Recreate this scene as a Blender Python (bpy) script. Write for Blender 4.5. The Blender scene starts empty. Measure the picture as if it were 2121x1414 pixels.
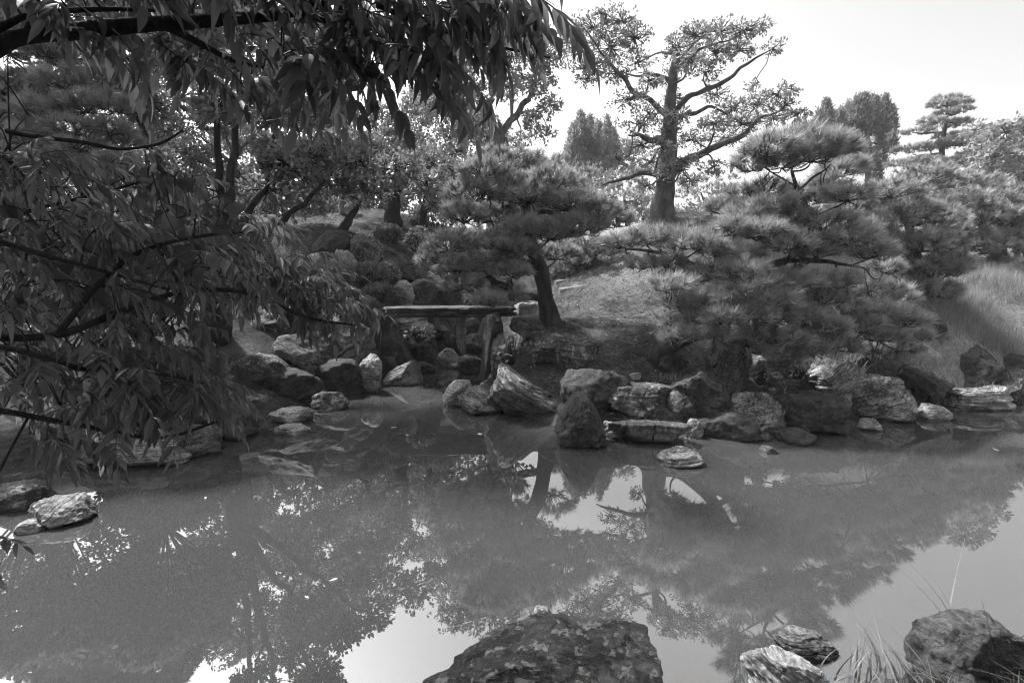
import bpy, bmesh, math, random
import numpy as np
from math import radians, sin, cos, atan, pi

# ------------------------------------------------------------------ camera, sky, sun, exposure
scene = bpy.context.scene
COL = scene.collection
FPX, CX, CY, HORIZON, EYE = 1060.0, 1060.5, 707.0, 585.0, 1.7
PITCH = atan((CY - HORIZON) / FPX)
cam_d = bpy.data.cameras.new('camera')
cam_d.sensor_width = 36.0
cam_d.lens = FPX / 2121.0 * 36.0
cam_d.clip_start, cam_d.clip_end = 0.05, 2000.0
cam = bpy.data.objects.new('camera', cam_d)
COL.objects.link(cam)
cam.location = (0, 0, EYE)
cam.rotation_euler = (radians(90) - PITCH, 0, 0)
scene.camera = cam

SUN_EL, SUN_AZ = radians(54), radians(-52)      # azimuth measured from +Y (view direction) towards +X
world = bpy.data.worlds.new('World')
scene.world = world
world.use_nodes = True
wn = world.node_tree
wn.nodes.clear()
sky = wn.nodes.new('ShaderNodeTexSky')
sky.sky_type = 'NISHITA'
sky.sun_disc = False
sky.sun_elevation = SUN_EL
sky.sun_rotation = SUN_AZ
sky.air_density, sky.dust_density, sky.ozone_density = 1.0, 4.0, 1.0
bw = wn.nodes.new('ShaderNodeRGBToBW')
bg = wn.nodes.new('ShaderNodeBackground')
bg.inputs['Strength'].default_value = 0.15
wo = wn.nodes.new('ShaderNodeOutputWorld')
wn.links.new(sky.outputs[0], bw.inputs[0])
wn.links.new(bw.outputs[0], bg.inputs['Color'])
wn.links.new(bg.outputs[0], wo.inputs['Surface'])
sun_d = bpy.data.lights.new('sun', 'SUN')
sun_d.energy = 3.6
sun_d.angle = radians(6)
sun_d.color = (1, 1, 1)                         # a black and white photograph: neutral light
sun = bpy.data.objects.new('sun', sun_d)
COL.objects.link(sun)
sun.rotation_euler = (-(pi / 2 - SUN_EL), 0, -SUN_AZ)
sun.location = (0, 0, 30)
vs = scene.view_settings
vs.view_transform = 'Standard'
vs.look = 'None'
vs.exposure = 1.32
vs.gamma = 1.0
vs.use_curve_mapping = False
scene.cycles.max_bounces = 4
scene.cycles.diffuse_bounces = 2
scene.cycles.glossy_bounces = 2
scene.cycles.transmission_bounces = 2
scene.cycles.use_denoising = True
scene.cycles.filter_width = 1.15
scene.cycles.adaptive_threshold = 0.02
scene.cycles.adaptive_min_samples = 16
scene.cycles.caustics_reflective = False
scene.cycles.caustics_refractive = False

rng = np.random.default_rng(7)
random.seed(7)

# ------------------------------------------------------------------ picture point -> place
SP, CP = sin(PITCH), cos(PITCH)
def ray(px, py):
    dx, dy = (px - CX) / FPX, (CY - py) / FPX
    y = CP + SP * dy
    return np.array([dx / y, 1.0, (-SP + CP * dy) / y])
def P(px, py, Y):
    return np.array([0, 0, EYE]) + ray(px, py) * Y
def G(px, py, z=0.0):
    r = ray(px, py)
    return np.array([0, 0, EYE]) + r * ((z - EYE) / r[2])
def mpp(Y):
    return Y / FPX
def PL(pts, Y):                                  # list of picture points (px, py[, Y]) -> polyline
    return np.array([P(p[0], p[1], p[2] if len(p) > 2 else Y) for p in pts])

# ------------------------------------------------------------------ noise
def _h(ix, iy, iz, s):
    h = (ix.astype(np.uint32) * np.uint32(374761393) + iy.astype(np.uint32) * np.uint32(668265263)
         + iz.astype(np.uint32) * np.uint32(2246822519) + np.uint32(s * 3266489 + 17))
    h = (h ^ (h >> np.uint32(13))) * np.uint32(1274126177)
    h = h ^ (h >> np.uint32(16))
    return (h & np.uint32(0xffff)).astype(np.float64) / 32767.5 - 1.0
def vnoise(p, s=0):
    p = np.asarray(p, float)
    i = np.floor(p).astype(np.int64)
    f = p - i
    f = f * f * f * (f * (f * 6 - 15) + 10)
    r = 0
    for a in (0, 1):
        for b in (0, 1):
            for c in (0, 1):
                w = (f[:, 0] if a else 1 - f[:, 0]) * (f[:, 1] if b else 1 - f[:, 1]) * (f[:, 2] if c else 1 - f[:, 2])
                r = r + w * _h(i[:, 0] + a, i[:, 1] + b, i[:, 2] + c, s)
    return r
def fbm(p, o=4, s=0):
    r, a = 0, 1.0
    for k in range(o):
        r = r + a * vnoise(np.asarray(p) * 2 ** k + k * 7.3, s + k)
        a *= 0.5
    return r
def unit(v):
    v = np.asarray(v, float)
    return v / np.maximum(np.linalg.norm(v, axis=-1, keepdims=True), 1e-9)

# ------------------------------------------------------------------ objects
WLOC = {}
def link(o, parent=None, loc=(0, 0, 0)):
    COL.objects.link(o)
    loc = np.asarray(loc, float)
    WLOC[o.name] = loc
    if parent is not None:
        o.parent = parent
        o.location = loc - WLOC[parent.name]
    else:
        o.location = loc
    return o
def empty(name, loc):
    o = bpy.data.objects.new(name, None)
    o.empty_display_size = 0.2
    return link(o, None, loc)
def tag(o, label=None, cat=None, group=None, kind=None):
    for k, v in (('label', label), ('category', cat), ('group', group), ('kind', kind)):
        if v:
            o[k] = v
    return o
def mesh(name, V, F, mat=None, smooth=False, attrs=None):
    V, F = np.asarray(V, np.float32), np.asarray(F, np.int32)
    me = bpy.data.meshes.new(name)
    me.vertices.add(len(V))
    me.vertices.foreach_set('co', V.ravel())
    me.loops.add(F.size)
    me.loops.foreach_set('vertex_index', F.ravel())
    me.polygons.add(len(F))
    me.polygons.foreach_set('loop_start', np.arange(len(F), dtype=np.int32) * F.shape[1])
    me.polygons.foreach_set('use_smooth', np.full(len(F), smooth))
    for k, v in (attrs or {}).items():
        a = me.attributes.new(k, 'FLOAT', 'POINT')
        a.data.foreach_set('value', np.asarray(v, np.float32))
    if mat:
        me.materials.append(mat)
    me.update()
    return me
def obj(name, V, F, mat, parent=None, loc=None, smooth=False, attrs=None):
    if loc is None:
        loc = WLOC[parent.name] if parent is not None else np.zeros(3)
    o = bpy.data.objects.new(name, mesh(name, np.asarray(V) - loc, F, mat, smooth, attrs))
    return link(o, parent, loc)

# ------------------------------------------------------------------ materials (all neutral greys: the photograph is black and white)
def new_mat(name):
    m = bpy.data.materials.new(name)
    m.use_nodes = True
    nt = m.node_tree
    nt.nodes.clear()
    return m, nt
def nd(nt, t, **kw):
    n = nt.nodes.new(t)
    for k, v in kw.items():
        if k in n.inputs:
            n.inputs[k].default_value = v
        else:
            setattr(n, k, v)
    return n
def mth(nt, op, a, b=None, c=None, clamp=False):
    n = nt.nodes.new('ShaderNodeMath')
    n.operation = op
    n.use_clamp = clamp
    for i, v in enumerate((a, b, c)):
        if v is None:
            continue
        if isinstance(v, (int, float)):
            n.inputs[i].default_value = v
        else:
            nt.links.new(v, n.inputs[i])
    return n.outputs[0]
def mixf(nt, f, a, b):
    n = nt.nodes.new('ShaderNodeMix')
    n.data_type = 'FLOAT'
    for i, v in ((0, f), (2, a), (3, b)):
        if isinstance(v, (int, float)):
            n.inputs[i].default_value = v
        else:
            nt.links.new(v, n.inputs[i])
    return n.outputs[0]
def smooth_range(nt, v, lo, hi, a=0.0, b=1.0):
    n = nt.nodes.new('ShaderNodeMapRange')
    n.interpolation_type = 'SMOOTHSTEP'
    nt.links.new(v, n.inputs[0])
    for i, x in enumerate((lo, hi, a, b)):
        n.inputs[i + 1].default_value = x
    return n.outputs[0]
def noise(nt, vec, scale, detail=4.0, rough=0.6, dist=0.0):
    n = nt.nodes.new('ShaderNodeTexNoise')
    n.inputs['Scale'].default_value = scale
    n.inputs['Detail'].default_value = detail
    n.inputs['Roughness'].default_value = rough
    n.inputs['Distortion'].default_value = dist
    if vec is not None:
        nt.links.new(vec, n.inputs['Vector'])
    return n.outputs['Fac']

def leaf_mat(name, col, var=0.5, trans=0.35, rough=0.5, spec=0.3, tcol=1.6):
    m, nt = new_mat(name)
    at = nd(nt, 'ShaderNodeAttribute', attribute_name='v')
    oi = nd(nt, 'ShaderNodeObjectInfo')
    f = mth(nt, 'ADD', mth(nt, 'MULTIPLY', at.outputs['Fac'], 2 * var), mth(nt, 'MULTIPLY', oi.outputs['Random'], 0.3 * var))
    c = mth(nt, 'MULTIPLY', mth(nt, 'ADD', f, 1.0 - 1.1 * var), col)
    pb = nd(nt, 'ShaderNodeBsdfPrincipled')
    pb.inputs['Roughness'].default_value = rough
    pb.inputs['Specular IOR Level'].default_value = spec
    nt.links.new(c, pb.inputs['Base Color'])
    tr = nd(nt, 'ShaderNodeBsdfTranslucent')
    nt.links.new(mth(nt, 'MULTIPLY', c, tcol), tr.inputs['Color'])
    mx = nd(nt, 'ShaderNodeMixShader')
    mx.inputs[0].default_value = trans
    nt.links.new(pb.outputs[0], mx.inputs[1])
    nt.links.new(tr.outputs[0], mx.inputs[2])
    out = nd(nt, 'ShaderNodeOutputMaterial')
    nt.links.new(mx.outputs[0], out.inputs['Surface'])
    return m

def rock_mat(name, dark, light, lichen=0.0, moss=0.0, freq=5.0, lcol=0.45, bump=0.6, lsc=14.0, sw=0.42):
    m, nt = new_mat(name)
    tc = nd(nt, 'ShaderNodeTexCoord')
    geo = nd(nt, 'ShaderNodeNewGeometry')
    at = nd(nt, 'ShaderNodeAttribute', attribute_name='s')
    oi = nd(nt, 'ShaderNodeObjectInfo')
    sp = nd(nt, 'ShaderNodeSeparateXYZ')
    nt.links.new(tc.outputs['Object'], sp.inputs[0])
    cb = nd(nt, 'ShaderNodeCombineXYZ')
    nt.links.new(mth(nt, 'MULTIPLY', at.outputs['Fac'], freq), cb.inputs[0])
    nt.links.new(mth(nt, 'ADD', mth(nt, 'MULTIPLY', sp.outputs[0], 2.0), mth(nt, 'MULTIPLY', oi.outputs['Random'], 40)), cb.inputs[1])
    nt.links.new(mth(nt, 'ADD', mth(nt, 'MULTIPLY', sp.outputs[1], 2.0), sp.outputs[2]), cb.inputs[2])
    streak = noise(nt, cb.outputs[0], 1.0, 6, 0.7, 0.4)
    big = noise(nt, tc.outputs['Object'], 3.2, 5, 0.6, 0.3)
    fine = noise(nt, tc.outputs['Object'], 38.0, 5, 0.7)
    f = mth(nt, 'ADD', mth(nt, 'MULTIPLY', streak, sw), mth(nt, 'MULTIPLY', big, 1.0 - sw))
    f = mth(nt, 'ADD', f, mth(nt, 'MULTIPLY', mth(nt, 'SUBTRACT', fine, 0.5), 0.55))
    f = smooth_range(nt, f, 0.34, 0.66)
    c = mixf(nt, f, dark, light)
    crack = mth(nt, 'MAXIMUM', smooth_range(nt, streak, 0.41, 0.45), smooth_range(nt, big, 0.50, 0.40))   # bedding joints, here and there
    if sw < 0.3:
        crack = mth(nt, 'MAXIMUM', crack, 0.8)
    dis = nd(nt, 'ShaderNodeVectorMath', operation='ADD')
    nt.links.new(tc.outputs['Object'], dis.inputs[0])
    cbd = nd(nt, 'ShaderNodeCombineXYZ')
    nt.links.new(mth(nt, 'MULTIPLY', big, 0.5), cbd.inputs[0])
    nt.links.new(mth(nt, 'MULTIPLY', fine, 0.12), cbd.inputs[1])
    nt.links.new(mth(nt, 'MULTIPLY', streak, 0.25), cbd.inputs[2])
    nt.links.new(cbd.outputs[0], dis.inputs[1])
    vo = nd(nt, 'ShaderNodeTexVoronoi', feature='DISTANCE_TO_EDGE')
    vo.inputs['Scale'].default_value = 3.4
    nt.links.new(dis.outputs[0], vo.inputs['Vector'])
    fis = smooth_range(nt, vo.outputs['Distance'], 0.004, 0.02)
    crack = mth(nt, 'MULTIPLY', crack, mth(nt, 'ADD', mth(nt, 'MULTIPLY', fis, 0.7), 0.3))
    c = mixf(nt, crack, mth(nt, 'MULTIPLY', c, 0.2), c)
    if moss:
        mo = noise(nt, tc.outputs['Object'], 5.0, 6, 0.75, 0.2)
        c = mixf(nt, smooth_range(nt, mo, 0.60 - moss * 0.22, 0.72 - moss * 0.22), c, mixf(nt, fine, 0.015, 0.06))
    if lichen:
        vl = nd(nt, 'ShaderNodeTexVoronoi', feature='F1')
        vl.inputs['Scale'].default_value = lsc
        nt.links.new(dis.outputs[0], vl.inputs['Vector'])
        sc_ = nd(nt, 'ShaderNodeSeparateColor')
        nt.links.new(vl.outputs['Color'], sc_.inputs[0])
        l3 = noise(nt, tc.outputs['Object'], 60.0, 4, 0.7)
        rad = mth(nt, 'MULTIPLY', mth(nt, 'SUBTRACT', sc_.outputs[0], 1.0 - 0.75 * lichen), 1.1)
        edge = mth(nt, 'SUBTRACT', rad, mth(nt, 'ADD', vl.outputs['Distance'], mth(nt, 'MULTIPLY', mth(nt, 'SUBTRACT', l3, 0.5), 0.9)))
        c = mixf(nt, smooth_range(nt, edge, -0.04, 0.26), c, mixf(nt, l3, lcol * 0.45, lcol * 1.3))
    gp = nd(nt, 'ShaderNodeSeparateXYZ')
    nt.links.new(geo.outputs['Position'], gp.inputs[0])
    z = mth(nt, 'ADD', gp.outputs[2], mth(nt, 'MULTIPLY', mth(nt, 'SUBTRACT', big, 0.5), 0.10))
    wet = smooth_range(nt, z, 0.015, 0.05, 1.0, 0.0)           # soaked band at the waterline
    c = mixf(nt, wet, c, mth(nt, 'MULTIPLY', c, 0.42))
    pb = nd(nt, 'ShaderNodeBsdfPrincipled')
    pb.inputs['Specular IOR Level'].default_value = 0.35
    nt.links.new(c, pb.inputs['Base Color'])
    nt.links.new(mixf(nt, wet, 0.75, 0.3), pb.inputs['Roughness'])
    bp = nd(nt, 'ShaderNodeBump')
    bp.inputs['Strength'].default_value = bump
    bp.inputs['Distance'].default_value = 0.03
    nt.links.new(mth(nt, 'ADD', mth(nt, 'MULTIPLY', crack, 0.6), mth(nt, 'MULTIPLY', fine, 0.7)), bp.inputs['Height'])
    nt.links.new(bp.outputs[0], pb.inputs['Normal'])
    out = nd(nt, 'ShaderNodeOutputMaterial')
    nt.links.new(pb.outputs[0], out.inputs['Surface'])
    return m

def bark_mat(name, dark, light, scale=9.0, stretch=0.25, bump=0.8):
    m, nt = new_mat(name)
    tc = nd(nt, 'ShaderNodeTexCoord')
    mp = nd(nt, 'ShaderNodeMapping')
    mp.inputs['Scale'].default_value = (1, 1, stretch)
    nt.links.new(tc.outputs['Object'], mp.inputs[0])
    a = noise(nt, mp.outputs[0], scale, 6, 0.7, 0.5)
    b = noise(nt, tc.outputs['Object'], 3.0, 3, 0.5)
    f = smooth_range(nt, mth(nt, 'ADD', mth(nt, 'MULTIPLY', a, 0.75), mth(nt, 'MULTIPLY', b, 0.25)), 0.36, 0.66)
    pb = nd(nt, 'ShaderNodeBsdfPrincipled', Roughness=0.85)
    pb.inputs['Specular IOR Level'].default_value = 0.2
    nt.links.new(mixf(nt, f, dark, light), pb.inputs['Base Color'])
    bp = nd(nt, 'ShaderNodeBump')
    bp.inputs['Strength'].default_value = bump
    bp.inputs['Distance'].default_value = 0.04
    nt.links.new(a, bp.inputs['Height'])
    nt.links.new(bp.outputs[0], pb.inputs['Normal'])
    out = nd(nt, 'ShaderNodeOutputMaterial')
    nt.links.new(pb.outputs[0], out.inputs['Surface'])
    return m

def ground_mat():
    m, nt = new_mat('garden_soil')
    tc = nd(nt, 'ShaderNodeTexCoord')
    at = nd(nt, 'ShaderNodeAttribute', attribute_name='lawn')
    a = noise(nt, tc.outputs['Object'], 1.1, 6, 0.65, 0.4)
    b = noise(nt, tc.outputs['Object'], 14.0, 6, 0.75, 0.3)
    c = noise(nt, tc.outputs['Object'], 70.0, 3, 0.7)
    soil = mixf(nt, smooth_range(nt, a, 0.36, 0.64), 0.03, 0.11)
    soil = mth(nt, 'MULTIPLY', soil, mixf(nt, smooth_range(nt, b, 0.3, 0.7), 0.55, 1.5))
    lawn = mth(nt, 'MULTIPLY', 0.25, mixf(nt, smooth_range(nt, b, 0.3, 0.7), 0.6, 1.3))
    col = mixf(nt, at.outputs['Fac'], soil, lawn)
    col = mth(nt, 'MULTIPLY', col, mixf(nt, smooth_range(nt, c, 0.35, 0.65), 0.65, 1.35))
    pb = nd(nt, 'ShaderNodeBsdfPrincipled', Roughness=0.95)
    pb.inputs['Specular IOR Level'].default_value = 0.1
    nt.links.new(col, pb.inputs['Base Color'])
    bp = nd(nt, 'ShaderNodeBump')
    bp.inputs['Strength'].default_value = 0.9
    bp.inputs['Distance'].default_value = 0.05
    nt.links.new(mth(nt, 'ADD', b, mth(nt, 'MULTIPLY', c, 0.4)), bp.inputs['Height'])
    nt.links.new(bp.outputs[0], pb.inputs['Normal'])
    out = nd(nt, 'ShaderNodeOutputMaterial')
    nt.links.new(pb.outputs[0], out.inputs['Surface'])
    return m

def water_mat():
    m, nt = new_mat('murky_water')
    tc = nd(nt, 'ShaderNodeTexCoord')
    n1 = noise(nt, tc.outputs['Object'], 0.9, 2, 0.5)
    n2 = noise(nt, tc.outputs['Object'], 0.25, 3, 0.5)
    pb = nd(nt, 'ShaderNodeBsdfPrincipled', Roughness=0.0, IOR=WATER_IOR)
    nt.links.new(mixf(nt, smooth_range(nt, n2, 0.3, 0.7), WATER_COL * 0.9, WATER_COL * 1.1), pb.inputs['Base Color'])
    bp = nd(nt, 'ShaderNodeBump')
    bp.inputs['Strength'].default_value = 0.006
    bp.inputs['Distance'].default_value = 0.05
    nt.links.new(n1, bp.inputs['Height'])
    nt.links.new(bp.outputs[0], pb.inputs['Normal'])
    out = nd(nt, 'ShaderNodeOutputMaterial')
    nt.links.new(pb.outputs[0], out.inputs['Surface'])
    return m
WATER_IOR, WATER_COL = 3.1, 0.056

M = {
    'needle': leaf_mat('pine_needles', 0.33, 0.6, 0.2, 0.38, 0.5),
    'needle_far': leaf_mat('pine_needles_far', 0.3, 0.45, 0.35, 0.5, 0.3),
    'leaf': leaf_mat('evergreen_leaves', 0.16, 0.55, 0.3, 0.4, 0.4),
    'leaf_pale': leaf_mat('pale_leaves', 0.20, 0.5, 0.4, 0.45, 0.35),
    'leaf_near': leaf_mat('thin_compound_leaves', 0.08, 0.55, 0.5, 0.40, 0.4, 2.4),
    'leaf_vine': leaf_mat('vine_leaves', 0.06, 0.3, 0.35, 0.45, 0.3, 2.0),
    'cypress': leaf_mat('cypress_scales', 0.2, 0.5, 0.3, 0.6, 0.2),
    'shrub': leaf_mat('clipped_shrub_leaves', 0.16, 0.6, 0.3, 0.4, 0.4),
    'grass': leaf_mat('long_grass', 0.23, 0.4, 0.35, 0.5, 0.3, 1.3),
    'grass_dry': leaf_mat('thin_turf', 0.17, 0.6, 0.3, 0.6, 0.2, 1.3),
    'grass_near': leaf_mat('shore_grass', 0.13, 0.6, 0.35, 0.45, 0.3, 1.3),
    'litter': leaf_mat('leaf_litter', 0.14, 0.85, 0.1, 0.7, 0.2, 1.0),
    'floating': leaf_mat('floating_leaves', 0.55, 0.2, 0.2, 0.5, 0.3, 1.2),
    'bark': bark_mat('pine_bark', 0.018, 0.075),
    'bark_grey': bark_mat('grey_bark', 0.05, 0.17, 6.0, 0.5),
    'bark_mid': bark_mat('old_tree_bark', 0.03, 0.11, 7.0, 0.4),
    'bark_dark': bark_mat('dark_bark', 0.012, 0.045),
    'twig': bark_mat('twigs', 0.015, 0.05, 14.0, 1.0, 0.3),
    'wood': bark_mat('weathered_wood', 0.14, 0.34, 20.0, 0.2, 0.4),
    'strata': rock_mat('banded_schist', 0.018, 0.36, 0.25, 0.15, 6.0),
    'pale': rock_mat('pale_schist', 0.10, 0.46, 0.2, 0.0, 6.0),
    'dark': rock_mat('dark_mossy_stone', 0.016, 0.09, 0.3, 0.5, 5.0, 0.26, 0.8, 18.0, 0.25),
    'lichen': rock_mat('lichen_stone', 0.03, 0.14, 0.8, 0.3, 5.0, 0.40, 0.7, 20.0, 0.28),
    'mossy': rock_mat('mossy_foreground_stone', 0.02, 0.12, 0.85, 0.6, 2.5, 0.27, 1.0, 26.0, 0.15),
    'grey': rock_mat('grey_stone', 0.025, 0.20, 0.5, 0.25, 4.0, 0.36, 0.7, 18.0, 0.3),
    'slab': rock_mat('bridge_slab_stone', 0.018, 0.11, 0.2, 0.3, 6.0, 0.35),
    'soil': None, 'water': None,
}
M['soil'] = ground_mat()
M['water'] = water_mat()

# ------------------------------------------------------------------ the setting: ground and pond
shore_px = [(-60, 1010), (0, 1000), (170, 968), (370, 956), (480, 905), (560, 868), (640, 838), (720, 815), (800, 785),
            (870, 760), (925, 742), (962, 735), (985, 762), (992, 800), (960, 818), (990, 850), (1060, 855), (1140, 880), (1270, 905),
            (1450, 900), (1610, 895), (1730, 878), (1890, 852), (1970, 838), (2121, 822), (2300, 812)]
POND = [tuple(G(x, y)[:2]) for x, y in shore_px] + [(11.0, 7.4), (13.5, 5.0), (11.0, 3.2), (5.0, 2.7), (2.6, 2.25), (1.9, 2.12), (1.35, 1.98), (0.85, 1.62),
        (0.0, 1.45), (-1.2, 1.2), (-3.0, 0.7), (-5.0, 0.9), (-6.2, 2.0), (-5.8, 3.4)]
POND = np.array(POND)
def shore_dist(x, y):                            # > 0 on land, < 0 in the pond
    p = np.stack([x, y], -1)
    d = np.full(len(p), 1e9)
    inside = np.zeros(len(p), bool)
    n = len(POND)
    for i in range(n):
        a, b = POND[i], POND[(i + 1) % n]
        e = b - a
        t = np.clip(((p - a) @ e) / (e @ e), 0, 1)
        d = np.minimum(d, np.linalg.norm(p - a - t[:, None] * e, axis=1))
        c = ((a[1] > p[:, 1]) != (b[1] > p[:, 1]))
        xi = (b[0] - a[0]) * (p[:, 1] - a[1]) / (b[1] - a[1] + 1e-12) + a[0]
        inside ^= c & (p[:, 0] < xi)
    return np.where(inside, -d, d)
ctrl = [P(*c) for c in [
    (1140, 672, 8.3), (1200, 660, 8.6), (1300, 640, 9.2), (1330, 600, 10), (1250, 590, 10.5), (1200, 600, 10.2), (1290, 700, 7.6), (1370, 690, 7.6),
    (1400, 560, 10.8), (1430, 500, 11.8), (1500, 440, 13.2), (1380, 455, 12.8), (1600, 440, 13.6), (1300, 500, 14.5), (1440, 715, 7.2),
    (1700, 440, 14.0), (1650, 640, 9.0), (1800, 640, 9.0), (1880, 668, 7.9), (1990, 640, 8.6), (2060, 590, 10.0), (2110, 600, 9.5), (2060, 548, 12.5), (1960, 600, 10),
    (1760, 720, 7.2), (1900, 735, 7.0), (2050, 735, 7.2), (1600, 740, 7.0),
    (800, 650, 9.2), (730, 600, 10.0), (700, 560, 10.8), (720, 478, 13.0), (620, 452, 16.0), (650, 438, 17.5), (860, 478, 15.0), (820, 440, 16.5),
    (900, 620, 11.5), (950, 650, 11.2), (860, 540, 13), (960, 560, 13.5), (1060, 560, 13.5), (1000, 500, 17), (1100, 500, 17),
    (560, 620, 9.0), (600, 700, 8.0), (500, 700, 7.5), (400, 760, 6.8), (250, 780, 6.4), (100, 780, 6.4)]]
ctrl += [np.array(c) for c in [(-8, 6, 1.2), (-9, 10, 2.6), (-14, 14, 3.5), (-6, 12, 2.9), (-8, 18, 4.0), (0, 24, 4.0), (10, 22, 4.2), (20, 20, 4.0), (14, 12, 2.6),
         (-20, 30, 4.2), (20, 35, 4.2), (0, 40, 4.2), (12, 9, 1.5), (16, 7, 1.2), (0, 0, 0.40), (2.5, 0.9, 0.30), (-3, -0.5, 0.4), (5, 0.8, 0.4), (-8, 1, 0.8), (0, -4, 0.7), (12, 0, 0.8), (-8, -6, 1), (8, -8, 1.0),
         (60, 60, 4), (-60, 60, 4), (60, -40, 2), (-60, -40, 2), (0, 120, 4), (0, -80, 2)]]
ctrl += [np.array([p[0], p[1], 0.03]) for p in POND]
ctrl = np.array(ctrl)
_rb = np.sqrt(((ctrl[:, None, :2] - ctrl[None, :, :2]) ** 2).sum(-1) + 0.6)
_w = np.linalg.solve(_rb + np.eye(len(ctrl)) * -0.02, ctrl[:, 2] - 2.0)
def gz(x, y, detail=True):
    x, y = np.atleast_1d(np.asarray(x, float)), np.atleast_1d(np.asarray(y, float))
    r = np.zeros(len(x))
    for c, w in zip(ctrl, _w):
        r += w * np.sqrt((x - c[0]) ** 2 + (y - c[1]) ** 2 + 0.6)
    land = np.clip(r + 2.0, 0.03, 5.0)
    sd = shore_dist(x, y)
    k = np.clip(sd / 0.35, 0, 1)
    up = 0.01 + land * k
    dn = -0.55 * np.clip(-sd / 0.5, 0, 1)
    z = np.where(sd > 0, up, dn)
    if detail:
        q = np.stack([x, y, x * 0], -1)
        z = z + np.where(sd > 0.1, 0.06 * fbm(q * 1.3, 4, 5) + 0.015 * vnoise(q * 6, 9), 0)
    return z
def axis(lo, hi, step, far_lo, far_hi):
    a = list(np.arange(lo, hi + 1e-6, step))
    s, v = step, hi
    while v < far_hi:
        s *= 1.22
        v += s
        a.append(v)
    s, v = step, lo
    while v > far_lo:
        s *= 1.22
        v -= s
        a.insert(0, v)
    return np.array(a)
ax, ay = axis(-7.5, 9.0, 0.1, -600, 600), axis(0.2, 15.0, 0.1, -300, 900)
gx, gy = np.meshgrid(ax, ay)
gv = np.stack([gx.ravel(), gy.ravel(), gz(gx.ravel(), gy.ravel())], -1)
nx, ny = len(ax), len(ay)
ii = (np.arange(ny - 1)[:, None] * nx + np.arange(nx - 1)[None]).ravel()
sdv = shore_dist(gv[:, 0], gv[:, 1])
q = gv * np.array([1, 1, 0])
lawn = np.clip((gv[:, 1] - 9.5) / 2.5, 0, 1) * np.clip((gv[:, 0] - 1.2) / 1.0, 0, 1) + np.clip((gv[:, 0] - 5.2) / 0.8, 0, 1) * np.clip((gv[:, 1] - 6.5) / 0.8, 0, 1)
lawn = np.clip(np.clip(lawn, 0, 1) + 0.45 * fbm(q * 0.9, 3, 3) * (lawn > 0.02), 0, 1)
ground = obj('ground', gv, np.stack([ii, ii + 1, ii + nx + 1, ii + nx], -1), M['soil'], smooth=True, attrs={'lawn': lawn})
tag(ground, kind='structure')
water = obj('pond_water', [(-8, -0.4, 0), (16, -0.4, 0), (16, 12, 0), (-8, 12, 0)], [(0, 1, 2, 3)], M['water'])
tag(water, kind='structure')
def hit(px, py, y0=2.0, y1=45.0):                # where the line of sight meets the ground
    r = ray(px, py)
    Y = np.linspace(y0, y1, 900)
    z = EYE + r[2] * Y
    g = np.maximum(gz(r[0] * Y, Y), 0)
    k = np.nonzero(g >= z)[0]
    Yk = Y[k[0]] if len(k) else y1
    return P(px, py, Yk)

# ------------------------------------------------------------------ stones
_ico = {}
def ico(level):
    if level not in _ico:
        bm = bmesh.new()
        bmesh.ops.create_icosphere(bm, subdivisions=level, radius=1.0)
        _ico[level] = (np.array([v.co[:] for v in bm.verts]), np.array([[v.index for v in f.verts] for f in bm.faces]))
        bm.free()
    return _ico[level]
def rock_shape(seed, rx, ry, rz, e=2.6, cuts=7, sa=0.0, amp=0.03, freq=5.0, taper=0.0, skew=0.0, rough=0.10, level=5, flat=0.0):
    """unit stone -> half sizes rx ry rz; sa = tilt of its bedding in degrees, taper / skew of the outline towards the top"""
    r = np.random.default_rng(seed)
    d, F = ico(level)
    p = d / ((np.abs(d) ** e).sum(1, keepdims=True)) ** (1 / e)
    for k in range(cuts + 4):
        n = unit(r.normal(size=3) * np.array([1, 1, 0.7]))
        o = r.uniform(0.60, 0.95)
        q_ = p @ n - o
        p = p - n * np.maximum(q_, 0)[:, None] * 0.96
    p = p * (1 + rough * fbm(p * 1.6 + seed * 3.1, 3, seed)[:, None])
    p = 2 * (p - p.min(0)) / (p.max(0) - p.min(0)) - 1
    if flat:
        p[:, 2] = np.where(p[:, 2] > 1 - flat, 1 - flat + (p[:, 2] - 1 + flat) * 0.2, p[:, 2])
    a = radians(sa)
    sn = unit(np.array([-sin(a), 0.25 * r.uniform(-1, 1), cos(a)]))
    sz = np.array([rx, ry, rz])
    w = p * sz / max(rx, rz)
    s = (w @ sn) * freq + 0.22 * fbm(w * 1.5 + seed, 3, seed + 9)
    lay, fr = np.floor(s), s - np.floor(s)
    def off(l):                                    # every bed juts out or lies back by its own amount
        return vnoise(np.stack([l * 7.31 + 0.5, w[:, 0] * 1.6 + l, w[:, 1] * 1.6], -1), seed + 4)
    ed = np.clip((fr - 0.72) / 0.28, 0, 1)
    prof = off(lay) * (1 - ed) + off(lay + 1) * ed - 0.35 * np.exp(-((fr - 0.86) / 0.09) ** 2)
    dd = d - (d @ sn)[:, None] * sn
    p = p + dd * (prof * amp * 1.5)[:, None]
    rg = 1 - np.abs(fbm(w * 3.2 + seed * 1.7, 4, seed + 2))
    p = p + d * (0.045 * fbm(w * 7 + seed, 4, seed + 6) - 0.05 * np.clip(rg - 0.75, 0, 1) * 4 * 0.6)[:, None]
    t = (p[:, 2] + 1) / 2
    p[:, 0] = p[:, 0] * (1 - taper * t) + skew * t
    return p * sz, F, s
ROCKMESH = {}
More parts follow.
